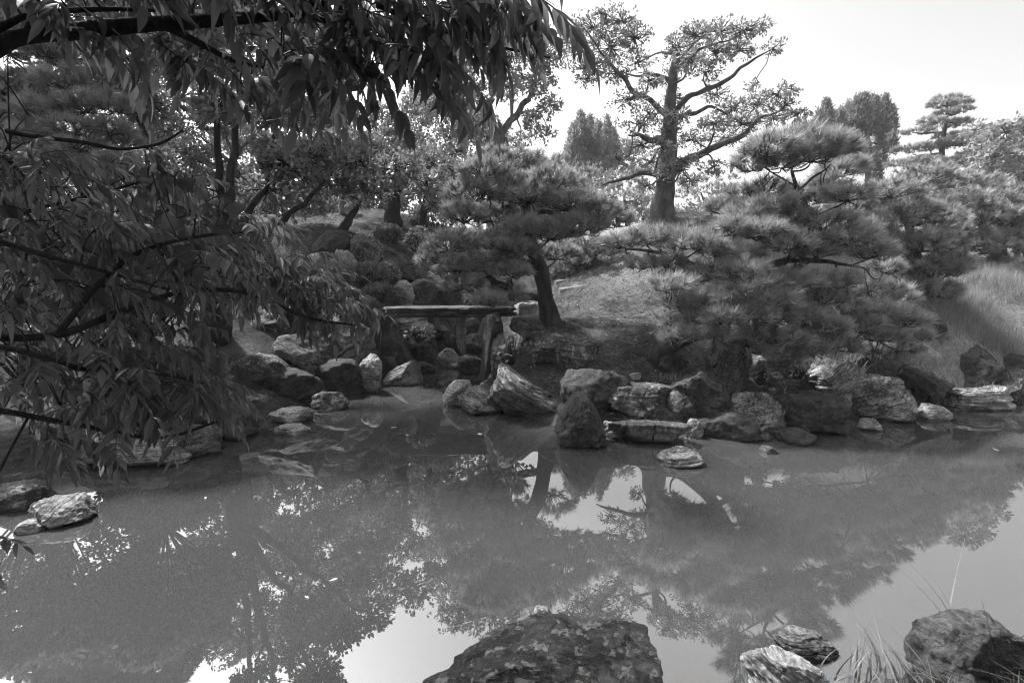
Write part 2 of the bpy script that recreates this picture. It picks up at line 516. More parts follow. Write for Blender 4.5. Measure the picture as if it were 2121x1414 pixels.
def stone(label, px, top, bot, w, mat='strata', Y=None, seed=None, z=0.0, depth=0.8, group=None, name='rock', sink=0.25, cat='rock', yaw=None, parent=None, **kw):
    """a stone seen between the rows top..bot, w wide; standing on the water (z) or at distance Y"""
    seed = seed if seed is not None else int(px * 7 + bot)
    b = G(px, bot, z) if Y is None else P(px, bot, Y)
    if Y is not None and Y > 5:                   # rest it on the ground that the eye meets at its foot
        hb = hit(px, bot, 4.5, Y + 3.0)
        if abs(hb[1] - Y) < 2.8:
            b = hb
    m = mpp(b[1])
    rx = w * m / 2 * (1.17 if group else 1.0)
    ry = rx * depth
    h = max((bot - top) * m, 0.02)
    if Y is None:                                 # rows also see the top surface from above: take part of its depth off
        h = max(h - ry * 0.22 * (EYE - z) / b[1], h * 0.55)
    rz = h / (2 - sink * 2) if sink < 0.9 else h
    V, F, s = rock_shape(seed, rx, ry, rz, **kw)
    c = np.array([b[0] * (1 + ry * 0.55 / b[1]), b[1] + ry * 0.75, b[2] + h - rz])
    V = V + c
    o = obj(name, V, F, M[mat], parent=parent, loc=None if parent is not None else np.array([c[0], c[1], b[2]]), smooth=True, attrs={'s': s})
    if parent is None:
        tag(o, label, cat, group)
    return o

GS = 'stones edging the pond bank'
# --- stones along the bank in the middle and right
stone('dark triangular wedge stone standing forward in the pond', 1203, 815, 928, 128, 'dark', e=2.3, taper=0.72, skew=-0.05, cuts=5, sa=10, sink=0.1, depth=0.9, group=GS, amp=0.03, level=6)
stone('flat-bedded lichen block behind the wedge stone', 1332, 790, 868, 145, 'lichen', z=0.1, e=3.6, sa=2, freq=7, flat=0.2, group=GS, level=6)
stone('low smooth slab at the waterline below the lichen block', 1345, 868, 922, 155, 'grey', e=4.0, sa=80, flat=0.25, amp=0.02, sink=0.15, depth=0.5, group=GS)
stone('big curved ridge stone with slanting bands below the bridge pillar', 1108, 752, 868, 185, 'strata', z=0.02, e=2.3, sa=-33, freq=8, amp=0.07, taper=0.78, skew=-0.66, cuts=6, sink=0.12, group=GS, level=6, seed=31)
stone('slanting banded slab lying low in front of the ridge stone', 1010, 806, 858, 135, 'strata', e=2.3, sa=-25, freq=7, amp=0.06, taper=0.7, skew=-0.5, group=GS, level=6)
stone('pale rounded stone at the mouth of the inlet', 958, 788, 843, 85, 'pale', e=2.3, cuts=4, taper=0.3, amp=0.02, group=GS)
stone('mossy block tucked between wedge stone and bank', 1232, 765, 860, 130, 'dark', Y=5.9, e=3.0, group=GS)
stone('low speckled outcrop on the slope under the leaning pine', 1180, 693, 762, 150, 'lichen', Y=7.3, e=2.5, sa=-6, freq=6, amp=0.06, taper=0.2, sink=0.35, group=GS, level=6)
stone('large dark weathered boulder left of the standing stone', 1447, 768, 868, 150, 'dark', Y=5.75, e=2.6, sa=-25, freq=5, taper=0.25, skew=-0.1, group=GS, level=6)
stone('small dark stone wedged right of the lichen block', 1412, 805, 868, 60, 'grey', Y=5.6, e=2.8, group=GS)
stone('flat-topped dark stone standing in shallow water', 1509, 852, 914, 112, 'dark', e=3.4, flat=0.3, sa=5, taper=0.12, sink=0.12, group=GS)
stone('banded stone with slanting ribs behind the flat-topped one', 1567, 813, 898, 112, 'strata', Y=5.55, e=2.8, sa=14, freq=7, amp=0.07, group=GS, level=6)
stone('drum-shaped dark stone with pale vertical streaks', 1672, 806, 902, 116, 'dark', e=4.2, sa=88, freq=6, flat=0.2, amp=0.025, cuts=4, sink=0.1, depth=0.9, group=GS, level=6)
stone('tall standing stone with streaked face under the spreading pine', 1512, 688, 812, 110, 'grey', Y=6.25, e=3.4, sa=82, freq=5, taper=0.35, amp=0.025, cuts=5, sink=0.1, depth=0.6, group=GS, level=6, seed=12)
stone('small speckled round stone beside the standing stone', 1604, 772, 826, 48, 'lichen', Y=6.0, e=2.4, taper=0.2, group=GS)
stone('grey slab set back on the bank right of the standing stone', 1612, 732, 800, 105, 'grey', Y=6.6, e=3.2, sa=4, freq=5, flat=0.2, group=GS)
stone('slanting ribbed boulder above the long slab', 1716, 748, 838, 142, 'strata', Y=6.1, e=2.6, sa=28, freq=7, amp=0.07, taper=0.35, skew=0.22, group=GS, level=6)
stone('long ribbed slab dipping towards the water', 1812, 782, 874, 168, 'strata', e=2.7, sa=18, freq=8, amp=0.06, taper=0.35, skew=0.15, sink=0.15, group=GS, level=6)
stone('pale top of a sunken slab behind the long ribbed slab', 1815, 778, 812, 90, 'pale', Y=6.3, e=3, sa=8, freq=7, group=GS)
stone('dark upright block with turf on its top', 1914, 752, 850, 112, 'dark', e=3.8, sa=3, freq=3, flat=0.15, amp=0.03, taper=0.1, sink=0.1, group=GS, level=6)
stone('pale flat stone with fine layers at the water on the right', 2035, 800, 852, 136, 'pale', e=2.8, sa=3, freq=9, amp=0.08, flat=0.2, depth=0.6, group=GS, level=6)
stone('pale lens-shaped stone just off the bank', 1931, 839, 870, 78, 'pale', e=2.1, cuts=4, taper=0.4, sa=10, sink=0.35, group=GS)
stone('small pale pointed stone off the long slab', 1798, 869, 893, 62, 'pale', e=2.0, cuts=6, taper=0.6, skew=0.2, sink=0.3, group=GS)
stone('dark slanting rock set behind the turf-topped block', 2000, 715, 806, 150, 'dark', Y=6.5, e=2.6, sa=30, freq=5, taper=0.4, group=GS, level=6)
stone('rock cut by the right edge at the waterline', 2112, 766, 838, 80, 'grey', Y=6.0, e=2.8, sa=70, group=GS)
stone('dark rock above the edge stone under the grass', 2100, 735, 790, 90, 'dark', Y=7.0, e=2.8, group=GS)
stone('low dark hump awash below the drum-shaped stone', 1657, 890, 922, 92, 'dark', e=2.1, cuts=4, taper=0.2, sink=0.4, group=GS)
stone('tiny stone between flat-topped stone and hump', 1581, 894, 913, 40, 'grey', e=2.1, cuts=6, taper=0.4, sink=0.35, group=GS)
stone('tiny awash stone in front of the bank', 1592, 925, 940, 46, 'grey', e=2.1, cuts=6, taper=0.4, sink=0.5, group=GS)
stone('small ribbed islet stone alone in the water', 1413, 936, 967, 102, 'strata', e=2.2, sa=4, freq=7, amp=0.09, taper=0.4, sink=0.35, group=GS)
stone('dark stump-like stone under the pine twigs', 1796, 738, 782, 34, 'dark', Y=6.6, e=3.4, sa=85, group=GS)
stone('dark pitted rock beside the leaning pine trunk on the right', 1914, 648, 710, 62, 'dark', Y=7.7, e=2.4, group=GS)
stone('ribbed fragment beside the slab at the waterline', 1438, 868, 908, 46, 'strata', Y=5.3, e=2.5, sa=-30, taper=0.5, group=GS)
stone('small pale loose stone lying on the bare slope', 1317, 772, 786, 30, 'pale', Y=6.35, e=2.2, cuts=4, sink=0.3, depth=0.7, amp=0.0)
stone('pale weathered post stone with lichen beside the seedling', 1036, 690, 800, 62, 'grey', Y=6.9, e=3.0, sa=80, taper=0.55, skew=0.1, sink=0.1, group=GS)
stone('rounded stone at the foot of the bridge post', 1105, 652, 692, 90, 'grey', Y=8.2, e=2.4, group=GS)
# --- inlet and left bank
GL = 'stones lining the inlet and left bank'
stone('banded stone leaning into the mouth of the inlet', 832, 750, 798, 84, 'strata', e=2.6, sa=22, freq=6, taper=0.35, skew=0.15, group=GL)
stone('pale upright stone with a knobbly top at the inlet', 764, 732, 815, 62, 'pale', e=2.6, taper=0.45, skew=0.2, sink=0.1, group=GL, seed=5)
stone('dark flat stone in the inlet channel', 880, 750, 774, 52, 'dark', e=2.4, taper=0.3, group=GL)
stone('rounded pale stone standing in the inlet channel', 930, 722, 764, 42, 'pale', e=2.8, cuts=5, amp=0.02, sink=0.1, group=GL)
stone('smooth rounded boulder left of the inlet channel', 872, 700, 758, 52, 'grey', e=2.3, cuts=5, amp=0.02, sink=0.12, group=GL)
stone('dark layered stone behind the channel', 915, 692, 738, 66, 'dark', Y=9.4, e=2.6, sa=8, freq=5, group=GL)
stone('grey stone below the slab bridge', 902, 674, 702, 48, 'grey', Y=9.8, e=2.6, sa=-15, group=GL)
stone('dark squat stone in the shade left of the channel', 805, 700, 768, 60, 'dark', Y=8.6, e=2.8, group=GL)
stone('upper ragged ledge stone carrying the left end of the bridge', 838, 652, 690, 110, 'strata', Y=8.7, e=2.8, sa=8, freq=7, amp=0.09, group=GL, level=6)
stone('lower ragged ledge stone below the bridge end', 846, 680, 712, 90, 'strata', Y=8.6, e=2.8, sa=4, freq=7, amp=0.09, group=GL)
stone('speckled stone at the foot of the left bank boulders', 680, 812, 852, 82, 'lichen', e=2.3, taper=0.25, group=GL)
stone('pale flat stone like a tabletop at the left shore', 600, 842, 880, 92, 'pale', e=2.6, sa=-4, freq=6, flat=0.3, taper=0.2, sink=0.3, group=GL)
stone('thin pale stone awash in front of the flat one', 606, 880, 901, 72, 'pale', e=2.3, sa=3, freq=6, sink=0.35, group=GL)
stone('small ribbed stone between boulder and leaves', 530, 815, 856, 54, 'strata', e=2.5, group=GL)
stone('big dark boulder with an undercut front on the left bank', 592, 752, 842, 150, 'dark', z=0.0, e=2.9, sa=20, freq=4, group=GL, sink=0.15, level=6)
stone('lichen slab lying tilted over the dark boulder', 560, 735, 796, 130, 'lichen', Y=6.6, e=2.8, sa=-28, freq=5, taper=0.3, skew=-0.25, depth=0.6, group=GL, level=6)
stone('dark cracked rock between boulder and upright stone', 700, 742, 822, 90, 'dark', Y=7.0, e=2.6, group=GL)
stone('broad pale rock face behind the drooping leaves', 690, 650, 760, 160, 'grey', Y=7.9, e=3.0, sa=25, freq=4, taper=0.25, group=GL, level=6)
stone('grey rock above the broad rock face', 600, 610, 700, 130, 'lichen', Y=8.6, e=2.8, sa=-15, group=GL)
stone('rounded lichen boulder overgrown at its foot', 664, 522, 588, 66, 'pale', Y=11.3, e=2.3, taper=0.2, group=GL)
stone('banded pale boulder next to the overgrown one', 708, 516, 572, 66, 'pale', Y=11.8, e=2.4, sa=-35, freq=6, taper=0.3, group=GL)
stone('squared upright block stone below the leaning tree', 760, 486, 556, 58, 'grey', Y=12.2, e=4.5, sa=84, freq=5, taper=0.08, amp=0.03, cuts=4, sink=0.08, group=GL, level=6, seed=3)
stone('dark humped rock under the leaning tree roots', 690, 474, 530, 100, 'dark', Y=12.6, e=2.3, group=GL)
stone('pale fluted stone at the left end of the far slope', 575, 486, 545, 60, 'pale', Y=11.8, e=3.0, sa=80, freq=6, taper=0.25, group=GL)
stone('mottled round boulder behind the small azalea', 806, 540, 592, 50, 'lichen', Y=11.2, e=2.3, group=GL)
stone('dark ribbed rock leaning below the clipped domes', 852, 540, 584, 66, 'dark', Y=12.3, e=2.6, sa=-40, freq=6, amp=0.07, group=GL)
stone('pale speckled boulder, left one of the rounded pair behind the bridge', 830, 580, 640, 58, 'pale', Y=10.4, e=2.3, taper=0.2, cuts=4, sink=0.1, group=GL)
stone('grey domed boulder, right one of the rounded pair behind the bridge', 874, 577, 640, 62, 'grey', Y=10.5, e=2.3, taper=0.2, cuts=4, sink=0.1, group=GL)
stone('flat pale rock behind the rounded pair', 902, 568, 612, 66, 'pale', Y=11.6, e=3.0, sa=5, freq=6, group=GL)
stone('white-spotted rock seen above the bridge slab', 962, 604, 642, 52, 'lichen', Y=10.2, e=2.2, group=GL)
stone('dark rock in the shadow above the bridge', 925, 590, 640, 50, 'dark', Y=10.8, e=2.6, group=GL)
stone('long layered rock along the left shore under the leaves', 258, 912, 972, 225, 'strata', e=3.0, sa=3, freq=8, amp=0.07, depth=0.35, flat=0.2, group=GL, level=6)
stone('lichen rock cut by the left edge', 22, 1003, 1062, 100, 'lichen', e=2.5, sa=20, group=GL)
stone('pale smooth boulder alone in the water at lower left', 122, 1036, 1092, 132, 'strata', e=2.2, cuts=4, amp=0.015, freq=3, sa=40, taper=0.1, sink=0.25, group=GL, level=6)
stone('small pale stone at the tail of the smooth boulder', 62, 1080, 1106, 62, 'pale', e=2.2, cuts=5, taper=0.3, sink=0.3, group=GL)
stone('dark stone at the left shore right of the long layered rock', 470, 858, 912, 100, 'dark', e=2.6, group=GL)
stone('grey stone among leaves beside the long layered rock', 408, 880, 948, 90, 'grey', e=2.5, sa=15, group=GL)
stone('rough stone behind the long layered rock', 330, 850, 925, 120, 'dark', Y=5.9, e=2.6, group=GL)
stone('dark stone at the head of the inlet under the slab', 985, 690, 748, 62, 'dark', Y=9.6, e=2.6, group=GL)
stone('grey stone in the gap behind the pale bridge post', 962, 652, 705, 56, 'grey', Y=10.2, e=2.6, group=GL)
stone('rough stone low at the left foot of the bridge pillar', 975, 735, 775, 50, 'grey', Y=8.9, e=2.4, group=GL)
stone('weathered grey stone above the big dark boulder', 622, 690, 770, 120, 'grey', Y=7.5, e=2.6, sa=-20, group=GL)
stone('lichen stone behind the knobbly upright stone', 742, 690, 750, 76, 'lichen', Y=8.3, e=2.5, group=GL)
stone('dark stone between knobbly stone and leaning banded stone', 796, 738, 786, 58, 'dark', Y=8.1, e=2.5, group=GL)
stone('stepped grey rock below the overgrown boulder', 690, 590, 650, 110, 'strata', Y=9.9, e=2.8, sa=-8, amp=0.06, group=GL, level=6)
stone('low rock half buried in the bare slope', 1395, 735, 772, 60, 'dark', Y=6.7, e=2.4, group=GS)
# --- near shore
stone('large moss and lichen covered boulder in the foreground', 1128, 1372, 1540, 840, 'mossy', Y=1.62, e=3.2, cuts=5, sa=-8, freq=6, amp=0.03, taper=0.36, depth=0.4, flat=0.1, rough=0.07, sink=0.08, level=7, seed=44)
stone('white worn stone peeping out behind the foreground boulder', 1114, 1272, 1320, 92, 'pale', Y=2.35, e=2.6, sa=2, freq=5, flat=0.2, seed=4)
stone('bright grained stone slanting out of the near shore', 1645, 1372, 1470, 230, 'pale', Y=1.78, e=2.8, sa=-24, freq=9, amp=0.05, taper=0.35, skew=-0.3, level=6, depth=0.8, seed=15)
stone('cracked flat stone in the water behind the bright one', 1668, 1312, 1378, 150, 'grey', Y=2.15, e=2.6, sa=-4, freq=6, amp=0.06, flat=0.25, seed=16, level=6)
stone('rounded mossy stone in the grass at lower right', 2015, 1300, 1470, 300, 'dark', Y=1.85, e=2.1, cuts=-2, sa=-15, freq=6, amp=0.025, taper=0.25, depth=0.7, level=6, seed=23)
for k, (x, y, w) in enumerate([(1258, 868, 14), (1264, 880, 17), (1270, 874, 12), (1262, 891, 15), (1272, 886, 13), (1266, 900, 16), (1276, 897, 11), (1256, 878, 11)]):
    stone('smooth beach pebble heaped beside the wedge stone', x, y - 7, y + 5, w, 'pale', z=0.05, e=2.1, cuts=2, amp=0, rough=0.05, level=3, group='pebbles beside the wedge stone', name='pebble', cat='pebble', seed=60 + k)

# ------------------------------------------------------------------ slab bridge and garden stonework
b0 = P(930, 655, 8.6)
bridge = empty('stone_bridge', (b0[0], b0[1], 0.0))
tag(bridge, 'long stone slab bridge over the inlet on two stone supports', 'bridge')
V, F, s = rock_shape(71, 142 * mpp(8.6), 0.42, 12 * mpp(8.6), e=7, cuts=-2, sa=0.8, freq=10, amp=0.05, rough=0.06, level=6)
obj('slab', V + P(928, 647, 8.6) + np.array([0, 0.4, 0]), F, M['slab'], bridge, smooth=True, attrs={'s': s})
V, F, s = rock_shape(72, 26 * mpp(8.2), 0.22, 0.66, e=5, cuts=-2, sa=86, freq=6, amp=0.03, level=5, taper=-0.1)
obj('support_pillar', V + P(1016, 730, 8.2) + np.array([0, 0.2, 0]), F, M['dark'], bridge, smooth=True, attrs={'s': s})
V, F, s = rock_shape(73, 11 * mpp(8.9), 0.1, 0.42, e=4, cuts=-2, sa=86, freq=5, amp=0.02, level=4)
obj('support_post', V + P(952, 690, 8.9) + np.array([0, 0.3, 0]), F, M['pale'], bridge, smooth=True, attrs={'s': s})
stone('broken pale stone post with vertical grain at the right bridge end', 1088, 626, 680, 56, 'pale', Y=8.2, e=5, sa=72, freq=8, amp=0.03, taper=0.05, skew=0.12, cuts=0, sink=0.08, name='stone_post', cat='post', seed=74, depth=0.7)
for k, (x, t, b, w, lab) in enumerate([(645, 398, 446, 36, 'short fluted pale standing stone in front of the tall pair'), (668, 338, 440, 36, 'tall pale standing stone on the far terrace'),
                                       (690, 352, 440, 22, 'slim bright standing stone beside the tall one'), (718, 392, 446, 34, 'squat pale standing stone at the right of the terrace stones')]):
    stone(lab, x, t, b, w, 'pale', Y=17.2 + 0.3 * (k % 2), e=4, sa=84, freq=7, amp=0.03, cuts=4, taper=0.1, sink=0.08, name='standing_stone', cat='standing stone', group='standing stones on the far terrace', seed=80 + k)

def tube(pts, rad, sides=6, wob=0.0, seed=0):
    pts, rad = np.asarray(pts, float), np.asarray(rad, float)
    t = unit(np.gradient(pts, axis=0))
    ref = np.where(np.abs(t[:, 2:3]) > 0.9, np.array([[1.0, 0, 0]]), np.array([[0, 0, 1.0]]))
    a = unit(np.cross(t, ref))
    b = np.cross(t, a)
    an = np.arange(sides) * 2 * pi / sides
    off = a[:, None] * np.cos(an)[None, :, None] + b[:, None] * np.sin(an)[None, :, None]
    R = np.repeat(rad[:, None], sides, 1)
    V = pts[:, None] + off * R[..., None]
    if wob:
        V = pts[:, None] + off * (R * (1 + wob * fbm(V.reshape(-1, 3) * np.array([5, 5, 2.0]), 2, seed).reshape(R.shape)))[..., None]
    V = V.reshape(-1, 3)
    n = len(pts)
    i = (np.arange(n - 1)[:, None] * sides + np.arange(sides)[None]).ravel()
    j = (np.arange(n - 1)[:, None] * sides + (np.arange(sides)[None] + 1) % sides).ravel()
    return V, np.stack([i, j, j + sides, i + sides], -1)
def smooth_line(pts, n=24, jit=0.0, seed=0):
    pts = np.asarray(pts, float)
    if len(pts) < 3:
        pts = np.array([pts[0], (pts[0] + pts[-1]) / 2, pts[-1]])
    p = np.vstack([2 * pts[0] - pts[1], pts, 2 * pts[-1] - pts[-2]])
    out, m = [], len(pts) - 1
    for u in np.linspace(0, m, n):
        k = min(int(u), m - 1)
        f = u - k
        a, b, c, d = p[k:k + 4]
        out.append(0.5 * (2 * b + (c - a) * f + (2 * a - 5 * b + 4 * c - d) * f * f + (3 * b - a - 3 * c + d) * f ** 3))
    out = np.array(out)
    if jit:
        w = np.sin(np.linspace(0, pi, n))[:, None]
        out = out + jit * w * np.stack([fbm(out * 2.2 + 9 * k, 2, seed + k) for k in range(3)], -1)
    return out
class Geo:                                        # collects pieces of ONE part
    def __init__(s): s.V, s.F, s.A, s.n = [], [], [], 0
    def add(s, V, F, a=0.5):
        s.V.append(V); s.F.append(np.asarray(F) + s.n); s.n += len(V)
        s.A.append(np.full(len(V), a) if np.isscalar(a) else a)
    def out(s, name, mat, parent, smooth=False, kind=None):
        if not s.V: return None
        o = obj(name, np.vstack(s.V), np.vstack(s.F), mat, parent, smooth=smooth, attrs={'v': np.concatenate(s.A)})
        if kind: o['kind'] = kind
        return o

# ------------------------------------------------------------------ pines
def mir(px, pyr, Y):                             # picture row of a point whose mirror image lies at row pyr
    p = P(px, pyr, Y)
    z = -p[2]
    return CY - FPX * math.tan(math.atan2(z - EYE, Y) + PITCH)
def needles(pos, dr, L, n, wid, r, spread=0.72):
    k = len(pos)
    rnd = unit(r.normal(size=(k, n, 3)))
    d = unit(dr[:, None] * r.uniform(0.55, 1.25, (k, n, 1)) + rnd * spread)
    base = pos[:, None] - dr[:, None] * (r.uniform(0, 1, (k, n, 1)) * L * 0.55)
    ln = L * r.uniform(0.7, 1.1, (k, n, 1))
    tip = base + d * ln
    side = unit(np.cross(d, unit(r.normal(size=(k, n, 3))))) * wid
    V = np.stack([base - side, base + side, tip], 2).reshape(-1, 3)
    return V, np.arange(len(V)).reshape(-1, 3)
def nearest(nodes, p):
    d = np.linalg.norm(nodes[:, :3] - p, axis=1)
    return int(np.argmin(d))
def pine(label, trunk, limbs, pads, Y, mat='needle', L=0.10, tufts=70, nn=34, wid=0.0028, r0=0.16, seed=1, name='pine_tree', spread_y=0.55, twigs=True, group='garden pines', root=True, bark='bark', fl=0.55):
    r = np.random.default_rng(seed)
    tr = PL(trunk, Y)
    base = tr[0].copy()
    g = float(gz(base[0], base[1])[0])
    if root:
        tr = np.vstack([[base[0], base[1], min(g, base[2]) - 0.15], tr])
    tree = empty(name, (base[0], base[1], g))
    tag(tree, label, 'pine tree', group)
    tl = smooth_line(tr, 40, 0.04, seed)
    u = np.linspace(0, 1, 40)
    rad = r0 * (1 - 0.78 * u) * (1 + 0.5 * np.exp(-u * 14))
    V, F = tube(tl, rad, 14, 0.25, seed)
    obj('trunk', V, F, M[bark], tree, smooth=True)
    nodes = [np.hstack([tl, rad[:, None]])]
    for li in limbs:
        pts = PL(li, Y)
        N = np.vstack(nodes)
        k = nearest(N, pts[0])
        pts = np.vstack([N[k, :3], pts[1:]]) if len(pts) > 2 else np.vstack([N[k, :3], pts])
        l = smooth_line(pts, 22, 0.06, seed + len(nodes))
        lr = max(min(N[k, 3] * 0.6, r0 * 0.45), 0.012) * np.linspace(1, 0.35, 22)
        V, F = tube(l, lr, 8, 0.2, seed)
        obj('branch', V, F, M[bark], tree, smooth=True)
        nodes.append(np.hstack([l, lr[:, None]]))
    base_nodes = np.vstack(nodes)
    m = mpp(Y)
    for q in pads:
        px, py, a, b = q[:4]
        dy = q[4] if len(q) > 4 else r.uniform(-1, 1) * spread_y
        Yp = Y + dy
        sc = Yp / FPX
        c = P(px, py, Yp)
        rx, rz = a * sc * 1.14, b * sc * 1.0
        ry = rx * 0.85
        hub = c - np.array([0, 0, rz * 0.7])
        k = nearest(base_nodes, hub)
        st = base_nodes[k, :3]
        br = Geo()
        dist = np.linalg.norm(hub - st)
        if dist > 0.03:
            mid = (st + hub) / 2 + np.array([0, 0, -0.12 * dist]) + r.normal(size=3) * dist * 0.06
            l = smooth_line([st, mid, hub], 12, 0.05, seed + int(px))
            lr = np.linspace(min(base_nodes[k, 3] * 0.6, 0.012 + 0.05 * rx), 0.007 + 0.006 * rx, 12)
            br.add(*tube(l, lr, 6))
        nt_ = max(10, int(1.25 * tufts * (a * b) / (55 * 30)))
        w = unit(r.normal(size=(nt_, 3)))
        w[:, 2] = np.abs(w[:, 2]) * 1.0 - 0.28
        w = unit(w)
        rr = r.uniform(0.45, 1.0, (nt_, 1)) ** 0.6
        lump = 1 + 0.28 * fbm(w * 2.2 + px, 2, seed)[:, None]
        pos = c + w * rr * lump * np.array([rx, ry, rz]) - np.array([0, 0, rz * 0.15])
        dr = unit(w * np.array([1, 1, 0.8]) * 0.8 + np.array([0, 0, fl]) + r.normal(size=(nt_, 3)) * 0.25)
        V, F = needles(pos, dr, L, nn, wid, r)
        tuft_tone = np.clip(0.5 + 0.25 * r.normal(size=nt_), 0, 1)  # random tone for each tuft
        o = obj('needle_pad', V, F, M[mat], tree, attrs={'v': (np.repeat(tuft_tone, nn * 3).reshape(-1, 3) * np.array([0.35, 0.35, 1.15])).ravel()})  # needle bases darkened, tips lightened: inner shade of the pad put into colour
        o['kind'] = 'stuff'
        if twigs:
            for t in pos[::4]:
                md = hub * 0.45 + t * 0.55 + np.array([0, 0, -0.05]) + r.normal(size=3) * 0.03
                br.add(*tube(np.array([hub + (t - hub) * 0.05, md, t]), [0.008, 0.006, 0.0035], 3))
        br.out('twigs', M['twig'], tree, kind='stuff')
    return tree

pine('leaning black pine in the centre on the bank above the bridge end',
     [(1145, 672), (1130, 620), (1112, 560), (1097, 500), (1090, 440), (1082, 390), (1072, 350)],
     [[(1125, 618), (1092, 616), (1050, 596), (1015, 570), (1000, 540)], [(1095, 490), (1040, 470), (990, 500), (940, 530)], [(1092, 450), (1150, 440), (1210, 465), (1255, 470)], [(1088, 420), (1030, 430), (985, 445)], [(1085, 400), (1125, 390), (1150, 405)]],
     [(1050, 330, 66, 26, 0), (1000, 348, 44, 26), (1105, 342, 55, 28), (1140, 372, 55, 30), (985, 395, 55, 30), (1045, 380, 60, 34, -0.3), (1100, 400, 50, 28, -0.5), (960, 440, 45, 30), (1020, 440, 50, 28),
      (1180, 415, 62, 30), (1235, 432, 55, 28), (1275, 452, 36, 24), (1200, 465, 58, 28, -0.4), (930, 500, 50, 28, -0.3), (985, 492, 50, 30), (905, 530, 34, 22), (1045, 500, 50, 28, -0.5), (1085, 470, 46, 28, -0.6),
      (1140, 478, 50, 26, -0.4), (955, 545, 42, 24), (1010, 545, 50, 28), (1060, 560, 34, 22), (1005, 605, 44, 18), (1050, 590, 28, 16), (960, 585, 40, 20), (930, 560, 36, 20), (1010, 622, 36, 14, -0.7), (1060, 612, 30, 14, -0.5), (1075, 520, 44, 24, -0.4), (1150, 520, 46, 26, 0.5)],
     8.3, tufts=95, nn=44, L=0.14, wid=0.0050, r0=0.19, seed=11)
pine('low dark pine behind the central pine trunk',
     [(1236, 600), (1232, 575), (1226, 545), (1215, 510)], [[(1232, 570), (1195, 575), (1170, 560)], [(1228, 550), (1262, 545), (1285, 540)]],
     [(1210, 500, 50, 24), (1255, 515, 42, 24), (1170, 520, 40, 22), (1215, 535, 52, 24, -0.4), (1265, 550, 38, 24), (1185, 560, 48, 20), (1240, 575, 42, 18, -0.3), (1160, 490, 36, 20)],
     12.2, tufts=120, nn=34, L=0.13, wid=0.0075, r0=0.10, seed=19)
pine('spreading black pine reaching low over the bank on the right',
     [(1350, 745, 7.0), (1395, 714, 6.9), (1440, 695, 6.8), (1485, 665, 6.7), (1530, 610, 6.6), (1580, 565, 6.6), (1645, 525), (1680, 475), (1668, 430), (1650, 395), (1640, 355)],
     [[(1530, 610), (1500, 570), (1450, 548), (1400, 530), (1345, 520), (1295, 515)], [(1560, 575), (1610, 546), (1690, 540), (1740, 548), (1790, 555)],
      [(1660, 500), (1600, 460), (1560, 465), (1520, 480)], [(1650, 440), (1700, 485), (1750, 512), (1800, 520)], [(1500, 650), (1560, 680), (1620, 690), (1660, 700)],
      [(1560, 590), (1630, 640), (1690, 690), (1750, 700), (1820, 705)], [(1655, 395), (1690, 365), (1720, 340)], [(1650, 390), (1610, 365), (1580, 345)], [(1500, 650), (1455, 640), (1410, 612)]],
     [(1650, 288, 74, 22, 0), (1590, 305, 50, 26), (1715, 300, 50, 26), (1680, 318, 52, 24, -0.3), (1562, 338, 36, 22), (1745, 345, 36, 28), (1618, 335, 40, 18, -0.2), (1720, 375, 36, 18),
      (1600, 425, 48, 26), (1552, 440, 46, 26), (1520, 470, 40, 26, -0.3), (1580, 475, 46, 24, -0.4), (1648, 450, 46, 26), (1705, 455, 55, 28), (1760, 488, 55, 28, -0.3), (1805, 515, 48, 28, -0.3), (1830, 550, 30, 22), (1640, 500, 50, 24, -0.4),
      (1290, 500, 40, 20), (1340, 490, 50, 24), (1395, 488, 50, 24), (1445, 500, 46, 24), (1490, 515, 38, 22, -0.3),
      (1390, 590, 42, 26), (1430, 570, 46, 26), (1485, 560, 48, 28, -0.3), (1420, 625, 38, 24, -0.3), (1475, 615, 46, 26, -0.5), (1535, 600, 50, 30, -0.5), (1590, 585, 50, 28, -0.4), (1630, 560, 40, 22),
      (1500, 655, 44, 22, -0.7), (1555, 645, 48, 26, -0.6), (1610, 650, 46, 26, -0.5), (1580, 690, 44, 22, -0.5), (1660, 625, 46, 24), (1710, 612, 46, 26), (1640, 700, 42, 22, -0.6), (1700, 672, 48, 26, -0.4), (1755, 640, 48, 26),
      (1790, 672, 48, 26, -0.3), (1835, 690, 40, 24, -0.2), (1735, 712, 44, 20, -0.5), (1690, 722, 34, 18, -0.6), (1865, 718, 34, 16), (1810, 722, 30, 16), (1740, 580, 46, 24), (1690, 520, 46, 22), (1455, 655, 44, 24, -0.4), (1405, 660, 36, 20, -0.2), (1540, 560, 46, 24, -0.5), (1870, 660, 40, 22, -0.2), (1600, 620, 50, 26, -0.6), (1660, 580, 46, 24, -0.4), (1585, 390, 40, 20), (1755, 400, 44, 24), (1700, 405, 46, 22, 0.4), (1620, 395, 40, 20, 0.4), (1540, 400, 36, 20, 0.3), (1500, 430, 36, 20), (1540, 520, 44, 24), (1850, 610, 44, 26), (1800, 600, 46, 26), (1890, 690, 36, 20), (1830, 640, 44, 24), (1380, 540, 40, 20), (1330, 545, 30, 16), (1560, 720, 36, 16, -0.4), (1620, 735, 34, 14, -0.5), (1670, 655, 44, 22, -0.5), (1400, 695, 34, 15, -0.3), (1440, 685, 36, 17, -0.5), (1480, 690, 34, 15, -0.6)],
     6.6, tufts=62, nn=46, L=0.15, wid=0.0042, r0=0.10, seed=12, root=False)
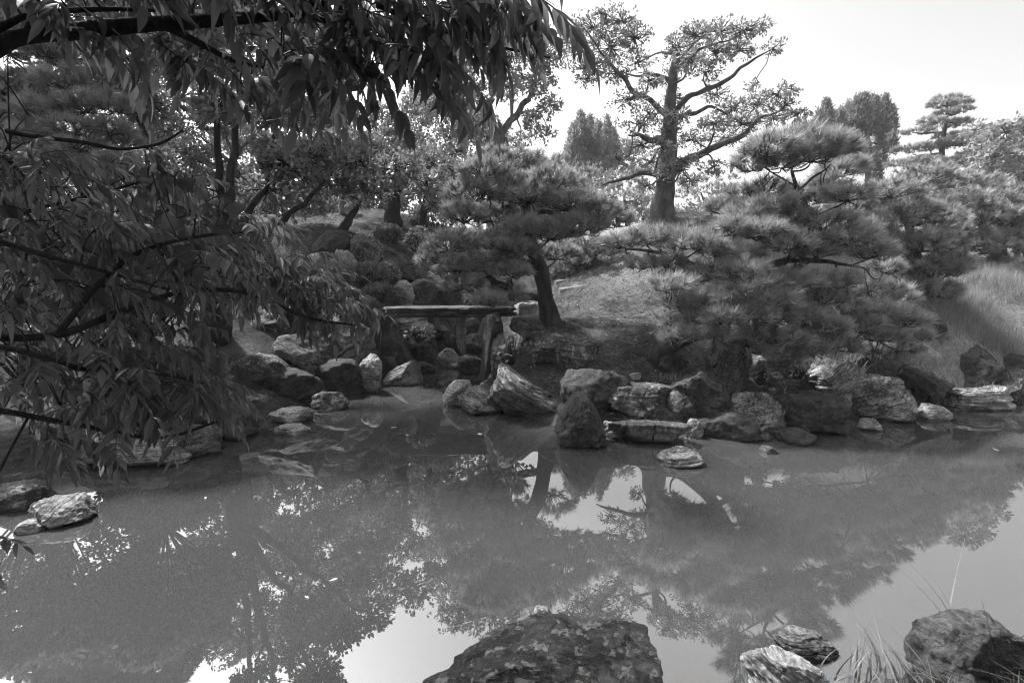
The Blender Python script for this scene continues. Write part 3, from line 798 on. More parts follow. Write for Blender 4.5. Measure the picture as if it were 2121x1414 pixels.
pine('cloud-shaped pine with a curved trunk behind the spreading one',
     [(1862, 672), (1890, 640), (1915, 608), (1905, 560), (1890, 500), (1870, 440), (1850, 400)],
     [[(1905, 560), (1935, 540), (1955, 520)], [(1890, 500), (1830, 490), (1780, 470)], [(1880, 470), (1930, 460), (1960, 470)], [(1860, 420), (1820, 420), (1790, 415)], [(1912, 600), (1880, 590), (1850, 570)]],
     [(1800, 405, 55, 26), (1850, 392, 50, 24), (1760, 425, 45, 24), (1880, 430, 55, 30, -0.4), (1930, 450, 50, 30), (1840, 455, 55, 30, -0.3), (1960, 490, 42, 36), (1910, 500, 55, 32, -0.4), (1965, 545, 36, 36), (1925, 555, 48, 34, -0.4),
      (1935, 600, 50, 22), (1895, 590, 45, 24, -0.3), (1860, 545, 46, 28), (1850, 600, 40, 22), (1800, 470, 45, 26), (1870, 500, 46, 26)],
     8.8, tufts=95, nn=42, L=0.135, wid=0.0052, r0=0.17, seed=13)
pine('broad clipped pine at the right edge above the grass slope',
     [(2058, 552), (2066, 520), (2075, 480), (2050, 440), (2030, 410)],
     [[(2070, 500), (2020, 480), (1985, 470)], [(2072, 490), (2100, 480), (2130, 490)], [(2040, 430), (1990, 420), (1950, 400)]],
     [(1960, 372, 55, 24), (2010, 385, 55, 28), (2060, 410, 55, 30), (1985, 420, 60, 32, -0.5), (2040, 445, 55, 32, -0.6), (2095, 450, 48, 36), (2020, 480, 55, 26, -0.5), (2085, 492, 50, 30, -0.5), (2130, 480, 45, 40), (1960, 440, 45, 30), (2110, 530, 40, 26, -0.8), (2010, 515, 44, 24, -0.6), (2120, 560, 40, 22, -1.2), (2050, 500, 44, 24, -0.8), (1920, 360, 50, 24), (1900, 385, 40, 22)],
     12.0, tufts=120, nn=32, L=0.15, wid=0.0075, r0=0.22, seed=14)
pine('tall tiered pine with flat clipped layers against the sky',
     [(1942, 395), (1948, 340), (1955, 290), (1960, 250), (1962, 212)],
     [[(1948, 320), (1900, 325), (1868, 335)], [(1950, 300), (2000, 300), (2030, 295)], [(1955, 275), (1920, 275), (1890, 275)], [(1950, 330), (1990, 340), (2020, 345)]],
     [(1965, 206, 30, 9), (1950, 214, 26, 8), (1985, 213, 22, 8), (1992, 226, 18, 7), (1962, 234, 24, 7), (1928, 248, 20, 7), (1950, 258, 36, 9), (1986, 254, 22, 8), (1902, 271, 26, 7), (1965, 280, 26, 7), (1995, 288, 36, 11), (1965, 300, 26, 9),
      (1890, 308, 36, 9), (1925, 303, 28, 9), (1868, 338, 30, 8), (1905, 333, 34, 11), (1935, 348, 32, 8), (1985, 334, 44, 12), (2020, 318, 30, 11), (1990, 374, 36, 9), (1950, 372, 30, 9)],
     22.0, 'needle_far', tufts=480, nn=18, L=0.17, wid=0.013, r0=0.17, seed=15, twigs=False, spread_y=0.5)
pine('rounded pine in the middle distance left of the tall old tree',
     [(1300, 470), (1295, 430), (1290, 390)], [[(1295, 430), (1250, 420)], [(1295, 420), (1330, 410)]],
     [(1290, 372, 40, 20), (1250, 390, 40, 22), (1330, 395, 40, 22), (1290, 410, 50, 24, -0.6), (1340, 425, 40, 20), (1240, 420, 40, 22), (1300, 440, 46, 20, -0.6), (1345, 450, 34, 16), (1220, 360, 36, 20)],
     25.0, 'needle_far', tufts=120, nn=20, L=0.22, wid=0.016, r0=0.16, seed=16, twigs=False)
pine('far pines low crown right of the tall old tree',
     [(1470, 470), (1462, 430), (1452, 400)], [[(1462, 430), (1430, 420)], [(1462, 420), (1500, 405)]],
     [(1440, 372, 40, 16), (1490, 365, 40, 16), (1455, 395, 40, 18), (1510, 392, 40, 18), (1420, 405, 34, 16), (1480, 420, 46, 16)],
     26.0, 'needle_far', tufts=120, nn=18, L=0.2, wid=0.016, r0=0.16, seed=17, twigs=False)
pine('sunlit pine behind the dark leaves at upper left',
     [(40, 620), (45, 500), (60, 380), (80, 280), (90, 200), (100, 130)],
     [[(70, 300), (140, 280), (200, 290)], [(85, 230), (150, 210), (220, 210)], [(95, 160), (150, 130), (190, 140)], [(60, 360), (20, 330), (-40, 330)]],
     [(60, 40, 60, 26), (20, 90, 60, 30), (100, 100, 55, 26), (160, 125, 50, 24), (210, 165, 46, 24), (130, 165, 50, 26, -0.3), (40, 170, 50, 28), (235, 215, 40, 22), (180, 215, 50, 26, -0.3), (90, 225, 50, 28, -0.3), (150, 262, 46, 22, -0.4), (225, 262, 40, 22), (260, 290, 32, 20),
      (60, 280, 50, 26, -0.2), (170, 300, 46, 20, -0.3), (10, 330, 50, 26), (100, 330, 50, 24), (-30, 250, 50, 30), (240, 330, 36, 18)],
     6.8, tufts=66, nn=42, L=0.14, wid=0.0044, r0=0.14, seed=18)

# ------------------------------------------------------------------ broadleaved trees
def leaf_quads(pos, dr, n, ln, wd, r, spread=0.8, droop=0.0):
    k = len(pos)
    d = unit(dr[:, None] * 0.8 + unit(r.normal(size=(k, n, 3))) * spread + np.array([0, 0, -droop]))
    L_ = ln * r.uniform(0.65, 1.15, (k, n, 1))
    b = pos[:, None] + r.normal(size=(k, n, 3)) * ln * 0.35
    s = unit(np.cross(d, unit(r.normal(size=(k, n, 3)) + np.array([0, 0, 0.8])))) * wd
    nrm = np.cross(s, d)
    V = np.stack([b, b + d * L_ * 0.45 + s, b + d * L_ - nrm * 0.15, b + d * L_ * 0.45 - s], 2).reshape(-1, 3)
    return V, np.arange(len(V)).reshape(-1, 4)
def broadleaf(label, trunk, limbs, clumps, Y, mat='leaf', ln=0.11, wd=0.024, tips=40, nl=8, r0=0.2, seed=1, name='broadleaf_tree', bark='bark_grey', spread_y=1.0, droop=0.1, cat='tree', group='broadleaved trees', up=0.3, twig=0.5, rtop=0.25):
    r = np.random.default_rng(seed)
    tr = PL(trunk, Y)
    base = tr[0].copy()
    g = float(gz(base[0], base[1])[0])
    if g < base[2] + 0.3:
        tr = np.vstack([[base[0], base[1], g - 0.2], tr])
    tree = empty(name, (base[0], base[1], g))
    tag(tree, label, cat, group)
    tl = smooth_line(tr, 36, 0.05, seed)
    u = np.linspace(0, 1, 36)
    rad = r0 * (1 - (1 - rtop) * u) * (1 + 0.35 * np.exp(-u * 12))
    V, F = tube(tl, rad, 14, 0.2, seed)
    obj('trunk', V, F, M[bark], tree, smooth=True)
    nodes = [np.hstack([tl, rad[:, None]])]
    for li in limbs:
        pts = PL(li, Y)
        N = np.vstack(nodes)
        k = nearest(N, pts[0])
        pts = np.vstack([N[k, :3], pts[1:]])
        l = smooth_line(pts, 24, 0.10, seed + len(nodes))
        lr = min(N[k, 3] * 0.5, r0 * 0.36) * np.linspace(1, 0.15, 24)
        V, F = tube(l, lr, 8, 0.15, seed)
        obj('branch', V, F, M[bark], tree, smooth=True)
        nodes.append(np.hstack([l, lr[:, None]]))
    N = np.vstack(nodes)
    cr, tw = Geo(), Geo()
    for q in clumps:
        px, py, a, b = q[:4]
        dy = q[4] if len(q) > 4 else r.uniform(-1, 1) * spread_y
        sc = (Y + dy) / FPX
        c = P(px, py, Y + dy)
        R = np.array([a * sc, max(a, b) * sc * 0.8, b * sc])
        k = nearest(N, c)
        st = N[k, :3]
        dist = np.linalg.norm(c - st)
        if dist > 0.1:
            l = smooth_line([st, (st + c) / 2 + r.normal(size=3) * 0.08 * dist, c], 10, 0.06, seed + int(px))
            tw.add(*tube(l, np.linspace(min(N[k, 3] * 0.6, 0.02 + 0.012 * dist), 0.012, 10), 5))
        nt_ = max(10, int(1.7 * tips * a * b / (45 * 32)))
        w = unit(r.normal(size=(nt_, 3)))
        lump = 1 + 0.35 * fbm(w * 1.9 + px * 0.7, 2, seed)[:, None]
        pos = c + w * (r.uniform(0.25, 1.0, (nt_, 1)) ** 0.55) * lump * R
        dr = unit(w + np.array([0, 0, up]))
        V, F = leaf_quads(pos, dr, nl, ln, wd, r, 0.85, droop)
        v = np.clip(0.5 + 0.22 * r.normal(size=nt_), 0, 1)
        cr.add(V, F, np.repeat(v, nl * 4))
        for t in pos[:int(nt_ * twig * 0.6)]:
            l = np.array([c + (t - c) * 0.05, c * 0.5 + t * 0.5 + r.normal(size=3) * 0.06, t])
            tw.add(*tube(l, [0.014, 0.01, 0.005], 3))
    cr.out('crown', M[mat], tree, kind='stuff')
    tw.out('twigs', M[bark], tree, kind='stuff')
    return tree

broadleaf('tall old tree with crooked limbs standing against the bright sky',
    [(1374, 452), (1376, 400), (1382, 340), (1386, 280), (1388, 220), (1393, 165), (1402, 110)],
    [[(1390, 250), (1430, 200), (1480, 176), (1525, 152), (1560, 124), (1605, 98)], [(1388, 250), (1350, 210), (1308, 190), (1285, 160), (1262, 135), (1240, 100), (1248, 60)], [(1392, 170), (1345, 150), (1318, 160), (1290, 148)],
     [(1380, 370), (1425, 328), (1480, 302), (1540, 282), (1570, 250), (1625, 225)], [(1378, 395), (1355, 362), (1305, 366), (1248, 384)], [(1396, 140), (1430, 95), (1470, 60)], [(1395, 160), (1440, 110), (1500, 90), (1575, 50)], [(1386, 300), (1340, 285), (1300, 280)],
     [(1388, 240), (1425, 240), (1470, 230), (1530, 250)]],
    [(1230, 60, 48, 30), (1290, 45, 40, 26), (1200, 95, 36, 32), (1265, 100, 46, 30), (1315, 80, 34, 26), (1225, 140, 40, 22), (1280, 150, 36, 20), (1320, 130, 30, 20), (1345, 165, 26, 16), (1305, 205, 34, 18),
     (1405, 100, 32, 26), (1440, 75, 38, 24), (1490, 65, 40, 22), (1540, 62, 36, 20), (1580, 50, 20, 14), (1430, 125, 34, 22), (1480, 110, 38, 22), (1530, 105, 34, 18), (1600, 100, 22, 12), (1460, 150, 30, 14), (1385, 165, 26, 22),
     (1395, 205, 24, 18), (1350, 235, 30, 16), (1320, 258, 34, 14), (1480, 195, 30, 16), (1520, 225, 38, 22), (1570, 215, 40, 22), (1610, 195, 28, 16, 0), (1640, 185, 16, 12, 0), (1600, 245, 40, 18), (1650, 240, 26, 14), (1540, 258, 44, 18), (1480, 255, 36, 18),
     (1435, 290, 40, 18), (1385, 275, 30, 16), (1330, 300, 44, 18), (1420, 335, 34, 14), (1350, 335, 36, 16), (1280, 330, 34, 16), (1660, 262, 20, 12), (1390, 350, 40, 18, -0.8), (1345, 385, 30, 14), (1430, 375, 34, 14), (1480, 345, 30, 14), (1375, 305, 30, 16, -0.9), (1180, 70, 24, 20), (1215, 165, 26, 12), (1630, 215, 24, 12, 0), (1560, 180, 24, 10), (1500, 285, 36, 14), (1410, 240, 26, 14, -0.6), (1255, 30, 28, 14)],
    12.8, 'leaf', ln=0.09, wd=0.019, tips=58, nl=8, r0=0.33, seed=21, spread_y=1.4, rtop=0.2, twig=0.9, bark='bark_mid', name='old_tree')
broadleaf('forked tree whose trunk splits into a V above the central pine',
    [(1034, 340), (1032, 305), (1030, 285)],
    [[(1030, 285), (1012, 235), (1020, 190), (1005, 120), (990, 60)], [(1032, 285), (1066, 240), (1095, 200), (1110, 140), (1105, 70)], [(1015, 230), (980, 190), (940, 150)], [(1070, 235), (1120, 225), (1150, 205)]],
    [(940, 60, 60, 44), (1010, 50, 60, 44), (1080, 60, 56, 40), (1130, 110, 40, 34), (1060, 120, 50, 34), (980, 130, 56, 36), (920, 140, 50, 36), (1110, 170, 40, 26), (1050, 180, 40, 24), (970, 200, 50, 30), (920, 220, 50, 34), (1140, 220, 26, 18), (1100, 250, 30, 20), (1080, 290, 34, 18), (980, 265, 40, 26), (930, 285, 46, 28), (1130, 280, 20, 14), (890, 190, 40, 40)],
    16.0, 'leaf_pale', ln=0.12, wd=0.03, tips=72, nl=8, r0=0.36, seed=22, rtop=0.8, name='forked_tree')
broadleaf('tree with a straight dark trunk on the far terrace',
    [(813, 446), (816, 410), (822, 380), (820, 350)], [[(820, 390), (780, 370), (750, 365)], [(820, 380), (850, 360), (880, 350)], [(821, 360), (810, 310), (790, 270)]],
    [(760, 350, 44, 24), (800, 330, 50, 26), (850, 330, 46, 26), (880, 365, 36, 22), (740, 385, 36, 20), (790, 380, 40, 20, 0.8), (850, 385, 36, 18), (820, 290, 50, 30), (770, 300, 46, 28), (740, 320, 36, 24)],
    15.0, 'leaf', ln=0.10, wd=0.028, tips=66, nl=8, r0=0.28, seed=23, bark='bark_dark')
broadleaf('slender dark tree with a thin straight stem beside the terrace trunk',
    [(877, 462), (878, 430), (880, 390), (884, 350)], [[(880, 400), (850, 385)], [(880, 390), (910, 380), (935, 375)]],
    [(900, 340, 50, 28), (940, 360, 40, 30), (910, 390, 40, 22), (930, 410, 40, 26), (860, 395, 30, 16), (945, 320, 44, 30), (900, 420, 26, 18)],
    14.3, 'leaf', ln=0.10, wd=0.028, tips=66, nl=8, r0=0.12, seed=24, bark='bark_dark')
broadleaf('small tree leaning right on the slope with a twisted trunk',
    [(700, 486), (722, 460), (740, 425), (745, 405)], [[(742, 415), (715, 395), (690, 390)], [(744, 410), (770, 390)]],
    [(720, 385, 36, 20), (760, 395, 34, 20), (690, 375, 30, 18), (740, 365, 36, 18), (780, 405, 26, 14)],
    13.0, 'leaf_pale', ln=0.09, wd=0.024, tips=56, nl=8, r0=0.17, seed=25, bark='bark_dark', name='leaning_tree')
broadleaf('grey-limbed tree with wide forking limbs at left behind the leaves',
    [(470, 450), (472, 400), (480, 340), (500, 300)], [[(482, 330), (460, 240), (440, 170), (400, 100)], [(490, 310), (530, 275), (545, 250), (590, 180)], [(500, 300), (560, 290), (600, 300)], [(480, 340), (430, 300), (380, 260)], [(480, 330), (430, 330), (330, 200)]],
    [(420, 60, 70, 46), (520, 50, 70, 46), (620, 70, 70, 46), (350, 120, 60, 40), (460, 140, 60, 40), (560, 150, 60, 40), (660, 150, 56, 40), (380, 200, 56, 36), (520, 220, 50, 34), (610, 230, 56, 36), (680, 230, 50, 36), (440, 250, 50, 30), (340, 270, 56, 36), (560, 300, 50, 26), (640, 310, 50, 30), (400, 320, 56, 30), (300, 60, 60, 44), (280, 170, 56, 40), (700, 300, 44, 30), (480, 360, 46, 22), (350, 380, 56, 30)] + [(x, mir(x, y, 12.0 + d), a, a * 0.65, d) for x, y, a, d in [(200, 1050, 60, 0), (110, 1075, 60, 1), (20, 1100, 60, 0.5), (300, 1030, 50, 0.5), (580, 1020, 50, 0.5), (650, 1010, 46, 1), (640, 1060, 50, 0), (720, 1040, 46, 1), (800, 1090, 46, 0.6), (830, 1130, 44, 1), (760, 1120, 44, 0), (400, 1060, 46, 1), (500, 1060, 46, 0.6)]],
    12.0, 'leaf', ln=0.085, wd=0.026, tips=95, nl=8, r0=0.22, seed=26, spread_y=1.4)
broadleaf('large shade tree with fanning limbs on the left bank',
    [(430, 850), (440, 760), (452, 640), (462, 545)], [[(462, 545), (400, 440), (330, 330), (260, 200), (180, 20), (100, -160)], [(462, 545), (455, 400), (440, 250), (420, 60), (400, -160)], [(462, 545), (520, 430), (560, 300), (600, 130), (660, -100)], [(462, 545), (490, 360), (500, 180), (520, -60)], [(462, 560), (560, 480), (640, 420), (700, 340)], [(440, 500), (330, 440), (200, 400), (60, 300)]],
    [(100, -180, 110, 70), (260, -120, 110, 70), (400, -190, 110, 70), (540, -120, 110, 70), (680, -160, 100, 60), (180, -40, 90, 60), (340, -20, 90, 60), (500, -10, 90, 56), (650, -30, 80, 50), (60, 60, 90, 60), (240, 90, 70, 46), (400, 100, 70, 46), (580, 80, 70, 46), (-60, -100, 110, 80), (30, 200, 80, 56), (300, 220, 56, 36), (450, 220, 46, 30), (-40, 330, 80, 50), (700, 60, 60, 40), (760, -60, 70, 46), (150, 320, 56, 40)] + [(x, mir(x, y, 7.4 + d), a, a * 0.62, d) for x, y, a, d in [(60, 1290, 60, 0), (130, 1350, 66, 0.6), (210, 1290, 60, -0.5), (260, 1370, 66, 0.4), (30, 1390, 70, -0.4), (330, 1250, 40, 0.4),
        (560, 1180, 56, 0.8), (600, 1260, 66, 0), (680, 1210, 66, 0.6), (560, 1340, 66, 0.3), (660, 1310, 60, -0.5), (760, 1190, 60, 0.8), (820, 1230, 50, 0.5), (740, 1270, 50, 0), (880, 1190, 44, 0.8), (600, 1400, 56, 0.5), (290, 1180, 36, 0.8)]],
    7.4, 'leaf', ln=0.085, wd=0.026, tips=46, nl=7, r0=0.26, seed=27, spread_y=1.5, rtop=0.55, bark='bark_dark', name='shade_tree')
broadleaf('loose light-leaved tree at the right edge of the garden',
    [(2085, 480), (2088, 420), (2085, 360), (2090, 310)], [[(2086, 380), (2050, 340), (2030, 290)], [(2088, 360), (2120, 310), (2130, 260)], [(2087, 400), (2060, 390), (2030, 370)]],
    [(2022, 268, 22, 16), (2045, 300, 34, 22), (2085, 275, 34, 26), (2120, 270, 30, 30), (2070, 325, 44, 26), (2110, 330, 40, 30), (2040, 345, 34, 22), (2085, 370, 44, 24), (2120, 400, 40, 30), (2050, 385, 34, 18), (2105, 440, 36, 22)],
    15.0, 'leaf_pale', ln=0.14, wd=0.034, tips=60, nl=8, r0=0.16, seed=28)
broadleaf('spreading low tree in the middle distance between conifer and pine',
    [(1280, 470), (1275, 420), (1270, 370)], [[(1272, 380), (1240, 340)], [(1271, 370), (1310, 330)]],
    [(1220, 345, 34, 16), (1260, 320, 38, 18), (1300, 305, 36, 16), (1240, 375, 40, 16), (1310, 345, 40, 18), (1190, 370, 34, 18), (1180, 340, 26, 14)],
    28.0, 'leaf_pale', ln=0.2, wd=0.06, tips=80, nl=8, r0=0.2, seed=29)

def conifer(label, Y, flames, trunk, seed, mat='cypress', name='cypress_tree', r0=0.18, group='conifers against the sky', ln=0.16):
    """upright flame-shaped sprays: each (px of tip, top, bottom, half width)"""
    r = np.random.default_rng(seed)
    tr = PL(trunk, Y)
    base = tr[0]
    g = float(gz(base[0], base[1])[0])
    tree = empty(name, (base[0], base[1], g))
    tag(tree, label, 'conifer', group)
    tr = np.vstack([[base[0], base[1], g - 0.2], tr])
    tl = smooth_line(tr, 20, 0.05, seed)
    V, F = tube(tl, np.linspace(r0, r0 * 0.3, 20), 8, 0.2, seed)
    obj('trunk', V, F, M['bark_grey'], tree, smooth=True)
    cr, tw = Geo(), Geo()
    for x, t, b, hw in flames:
        dy = r.uniform(-0.8, 0.8)
        sc = (Y + dy) / FPX
        top, bot = P(x, t, Y + dy), P(x + r.uniform(-4, 4), b, Y + dy)
        st = tl[nearest(tl, bot)]
        tw.add(*tube(smooth_line([st, (st + bot) / 2, bot, (bot + top) / 2], 8), np.linspace(0.05, 0.015, 8), 5))
        n = int((b - t) * hw * 0.3)
        u = r.uniform(0, 1, n) ** 0.8
        prof = (np.clip(u, 0, 1) ** 0.8 * (1 - 0.35 * np.clip(u * 2.2 - 1.2, 0, 1)) + 0.04) * hw * sc * 1.15
        an = r.uniform(0, 2 * pi, n)
        rr = prof * r.uniform(0.3, 1, n) ** 0.5
        pos = top + (bot - top) * u[:, None] + np.stack([np.cos(an) * rr, np.sin(an) * rr, rr * 0], -1)
        dr = unit(np.stack([np.cos(an) * 0.5, np.sin(an) * 0.5, np.full(n, 1.0)], -1))
        V, F = leaf_quads(pos, dr, 6, ln, ln * 0.16, r, 0.5)
        cr.add(V, F, np.repeat(np.clip(0.5 + 0.25 * r.normal(size=n), 0, 1), 24))
    cr.out('crown', M[mat], tree, kind='stuff')
    tw.out('twigs', M['bark_grey'], tree, kind='stuff')
conifer('pair of pointed cypress spires left of the big cypress', 24.0, [(1713, 208, 300, 16), (1697, 228, 300, 14), (1728, 232, 310, 14), (1688, 250, 310, 14), (1740, 228, 300, 10), (1706, 250, 330, 18), (1724, 270, 340, 18)], [(1712, 400), (1712, 300)], 31)
conifer('broad ragged cypress with flame-like tufts against the sky', 24.0,
    [(1790, 196, 250, 18), (1775, 204, 250, 16), (1812, 200, 250, 16), (1833, 198, 250, 14), (1760, 214, 270, 16), (1846, 220, 280, 12), (1805, 215, 280, 20), (1828, 235, 300, 16), (1780, 240, 300, 16), (1752, 245, 300, 14), (1765, 270, 320, 18), (1790, 285, 350, 16), (1838, 260, 300, 14), (1822, 290, 350, 15), (1845, 275, 310, 10), (1778, 310, 360, 18), (1812, 330, 380, 14)], [(1797, 420), (1798, 300), (1800, 240)], 32)
conifer('feathery pointed conifer in the far gap of sky at the centre', 27.0,
    [(1203, 232, 300, 18), (1222, 240, 310, 18), (1240, 250, 320, 18), (1258, 240, 320, 12), (1188, 255, 330, 18), (1212, 262, 340, 22), (1236, 280, 350, 22), (1270, 265, 340, 14), (1180, 290, 350, 20), (1255, 300, 360, 24), (1205, 310, 370, 24), (1170, 320, 370, 16)], [(1215, 440), (1213, 300)], 33, 'leaf_pale', name='feathery_conifer')

# far trees closing the view
far = [(-420, 26, 5.5), (-250, 24, 6.5), (-80, 27, 6.0), (60, 24, 6.5), (200, 28, 6.5), (330, 25, 6.0), (450, 28, 6.0), (570, 25, 5.5), (680, 28, 6.0), (790, 24, 7.5), (870, 27, 7.0), (960, 25, 6.0), (740, 21, 7.0), (640, 22, 7.5), (520, 22, 7.5), (1060, 29, 3.0), (1130, 27, 2.2),
       (1400, 32, 2.0), (1530, 30, 2.0), (1620, 33, 2.2), (1760, 32, 2.2), (1880, 30, 2.4), (2020, 31, 3.0), (2150, 28, 3.5), (2300, 30, 4), (2500, 28, 5)]
far.sort()
ORD = ['first', 'second', 'third', 'fourth', 'fifth', 'sixth', 'seventh', 'eighth', 'ninth', 'tenth', 'eleventh', 'twelfth', 'thirteenth']
for k, (px, Y, h) in enumerate(far):
    r = np.random.default_rng(300 + k)
    b = P(px, 440, Y)
    g = float(gz(b[0], b[1])[0])
    def py_of(z):
        return CY - FPX * math.tan(math.atan2(z - EYE, Y) + PITCH)
    cl = []
    for j in range(9):
        cl.append((px + r.uniform(-70, 70), py_of(g + 0.6 + (h - 0.9) * r.uniform(0.05, 1)), r.uniform(30, 46), r.uniform(22, 32)))
    lab = ORD[k] + ' from the left' if k < 13 else (ORD[len(far) - 1 - k] + ' from the right')
    broadleaf('far leafy tree closing the view, ' + lab + ' of the background row', [(px, py_of(g)), (px + r.uniform(-6, 6), py_of(g + h * 0.7))], [], cl, Y, 'leaf', ln=0.18, wd=0.06, tips=100, nl=7, r0=0.16, seed=300 + k, name='background_tree', group='far trees closing the view', twig=0.1)

# ------------------------------------------------------------------ shrubs and small plants
def bush(label, px, py, a, b, Y, mat='shrub', ln=0.05, wd=0.018, n=420, seed=1, name='clipped_shrub', cat='shrub', group='shrubs', nl=5):
    r = np.random.default_rng(seed)
    c = P(px, py, Y)
    sc = mpp(Y)
    g = float(gz(c[0], c[1])[0])
    g = min(g, c[2])
    o = empty(name, (c[0], c[1], g))
    tag(o, label, cat, group)
    w = unit(r.normal(size=(n, 3)))
    w[:, 2] = np.where(w[:, 2] < -0.3, -w[:, 2], w[:, 2])
    lump = 1 + 0.16 * fbm(w * 2.5 + px, 2, seed)[:, None]
    pos = c + w * (r.uniform(0.5, 1, (n, 1)) ** 0.4) * lump * np.array([a * sc, a * sc * 0.9, b * sc])
    ge = Geo()
    V, F = leaf_quads(pos, unit(w + np.array([0, 0, 0.4])), nl, ln, wd, r, 0.7)
    ge.add(V, F, np.repeat(np.clip(0.5 + 0.25 * r.normal(size=n), 0, 1), nl * 4))
    ge.out('foliage', M[mat], o, kind='stuff')
    tw = Geo()
    root = np.array([c[0], c[1], c[2] - b * sc * 1.1])
    for t in pos[:26]:
        tw.add(*tube(smooth_line([root, (root + t) / 2 + r.normal(size=3) * 0.03, t], 6), np.linspace(0.016, 0.005, 6), 4))
    tw.out('stems', M['bark_dark'], o, kind='stuff')
bush('left of the two clipped dome shrubs on the far slope', 803, 490, 30, 24, 13.2, seed=41, n=700)
bush('right of the two clipped dome shrubs on the far slope', 868, 502, 28, 28, 12.8, seed=42, n=700)
bush('dark rounded hedge bush beside the bamboo rail', 592, 402, 34, 26, 17.0, seed=43, n=700, ln=0.07, wd=0.025)
bush('loose azalea bush above the left end of the bridge', 765, 572, 44, 26, 10.6, 'shrub', 0.055, 0.016, 650, 44, 'azalea_bush')
bush('lower azalea bush hanging over the bridge end', 785, 612, 34, 24, 10.2, 'shrub', 0.055, 0.016, 450, 45, 'azalea_bush')
bush('low dark bush between terrace trees and central pine', 900, 455, 50, 34, 16.0, 'shrub', 0.09, 0.03, 700, 46, 'low_bush')
bush('dark undergrowth bush behind the terrace trunk', 780, 420, 60, 26, 19.0, 'shrub', 0.10, 0.03, 700, 47, 'low_bush')
bush('undergrowth bush left of the standing stones', 540, 410, 60, 30, 19.0, 'shrub', 0.10, 0.03, 700, 48, 'low_bush')
bush('dark evergreen bush on the left bank behind the drooping leaves', 300, 560, 150, 130, 5.6, 'leaf', 0.075, 0.022, 2600, 49, 'evergreen_bush', nl=6)
bush('dark evergreen bush at the far left of the left bank', 60, 640, 190, 180, 5.2, 'leaf', 0.075, 0.022, 3600, 50, 'evergreen_bush', nl=6)
bush('leafy bush low on the left shore under the branches', 330, 800, 120, 80, 5.6, 'leaf', 0.07, 0.02, 1500, 51, 'evergreen_bush', nl=6)
bush('leafy seedling with broad leaves beside the bridge pillar', 1062, 728, 34, 24, 6.7, 'leaf', 0.085, 0.03, 20, 52, 'seedling', 'plant', nl=4)
bush('tuft of small leaves at the foot of the standing stone', 1575, 775, 18, 20, 6.1, 'leaf', 0.06, 0.016, 40, 53, 'small_plant', 'plant', nl=5)
bush('small star-leaved plant above the ribbed boulder', 1660, 770, 14, 12, 6.2, 'leaf_pale', 0.08, 0.018, 12, 54, 'small_plant', 'plant', nl=5)
bush('glossy little plant under the left end of the bridge', 868, 692, 30, 16, 8.3, 'leaf_vine', 0.07, 0.018, 40, 55, 'small_plant', 'plant', nl=5)
bush('succulent rosettes on the overgrown lichen boulder', 652, 556, 22, 20, 11.0, 'leaf_pale', 0.07, 0.03, 60, 56, 'rosette_plant', 'plant', nl=5)

def fence(label, pts, Y, hgt, n_rail):
    W = [P(x, y, Y) for x, y in pts]
    o = empty('bamboo_fence', W[0])
    tag(o, label, 'fence')
    for w in W:
        g = min(float(gz(w[0], w[1])[0]), w[2]) - 0.1
        V, F = tube([[w[0], w[1], g], [w[0], w[1], w[2] + 0.05]], [0.05, 0.05], 8)
        obj('post', V, F, M['wood'], o)
    for k in range(n_rail):
        V, F = tube(smooth_line([w - np.array([0, 0.06, hgt * k / n_rail]) for w in W], 14, 0.02, k), np.full(14, 0.022), 6)
        obj('rail', V, F, M['wood'], o)
fence('low bamboo rail fence on the far terrace', [(525, 428), (548, 424), (588, 418), (640, 432)], 15.5, 0.35, 3)
for k, (x0, y0, x1, y1, w, lab) in enumerate([(1158, 604, 1232, 594, 8, 'thick pale log edging the path behind the central pine'), (1150, 586, 1195, 582, 6, 'thinner log behind the thick path log')]):
    a, b = P(x0, y0, 10.6 + k), P(x1, y1, 10.8 + k)
    V, F = tube(smooth_line([a, (a + b) / 2, b], 8), np.full(8, w * mpp(10.7)), 10, 0.1)
    n = len(V)
    cap = [list(range(9, -1, -1)), list(range(n - 10, n))]
    me_o = obj('path_log', V, F, M['wood'], loc=np.array([a[0], a[1], a[2] - 0.1]), smooth=True)
    bm = bmesh.new(); bm.from_mesh(me_o.data); bm.verts.ensure_lookup_table()
    for c in cap: bm.faces.new([bm.verts[i] for i in c])
    bm.to_mesh(me_o.data); bm.free()
    tag(me_o, lab, 'log', 'path edging logs')

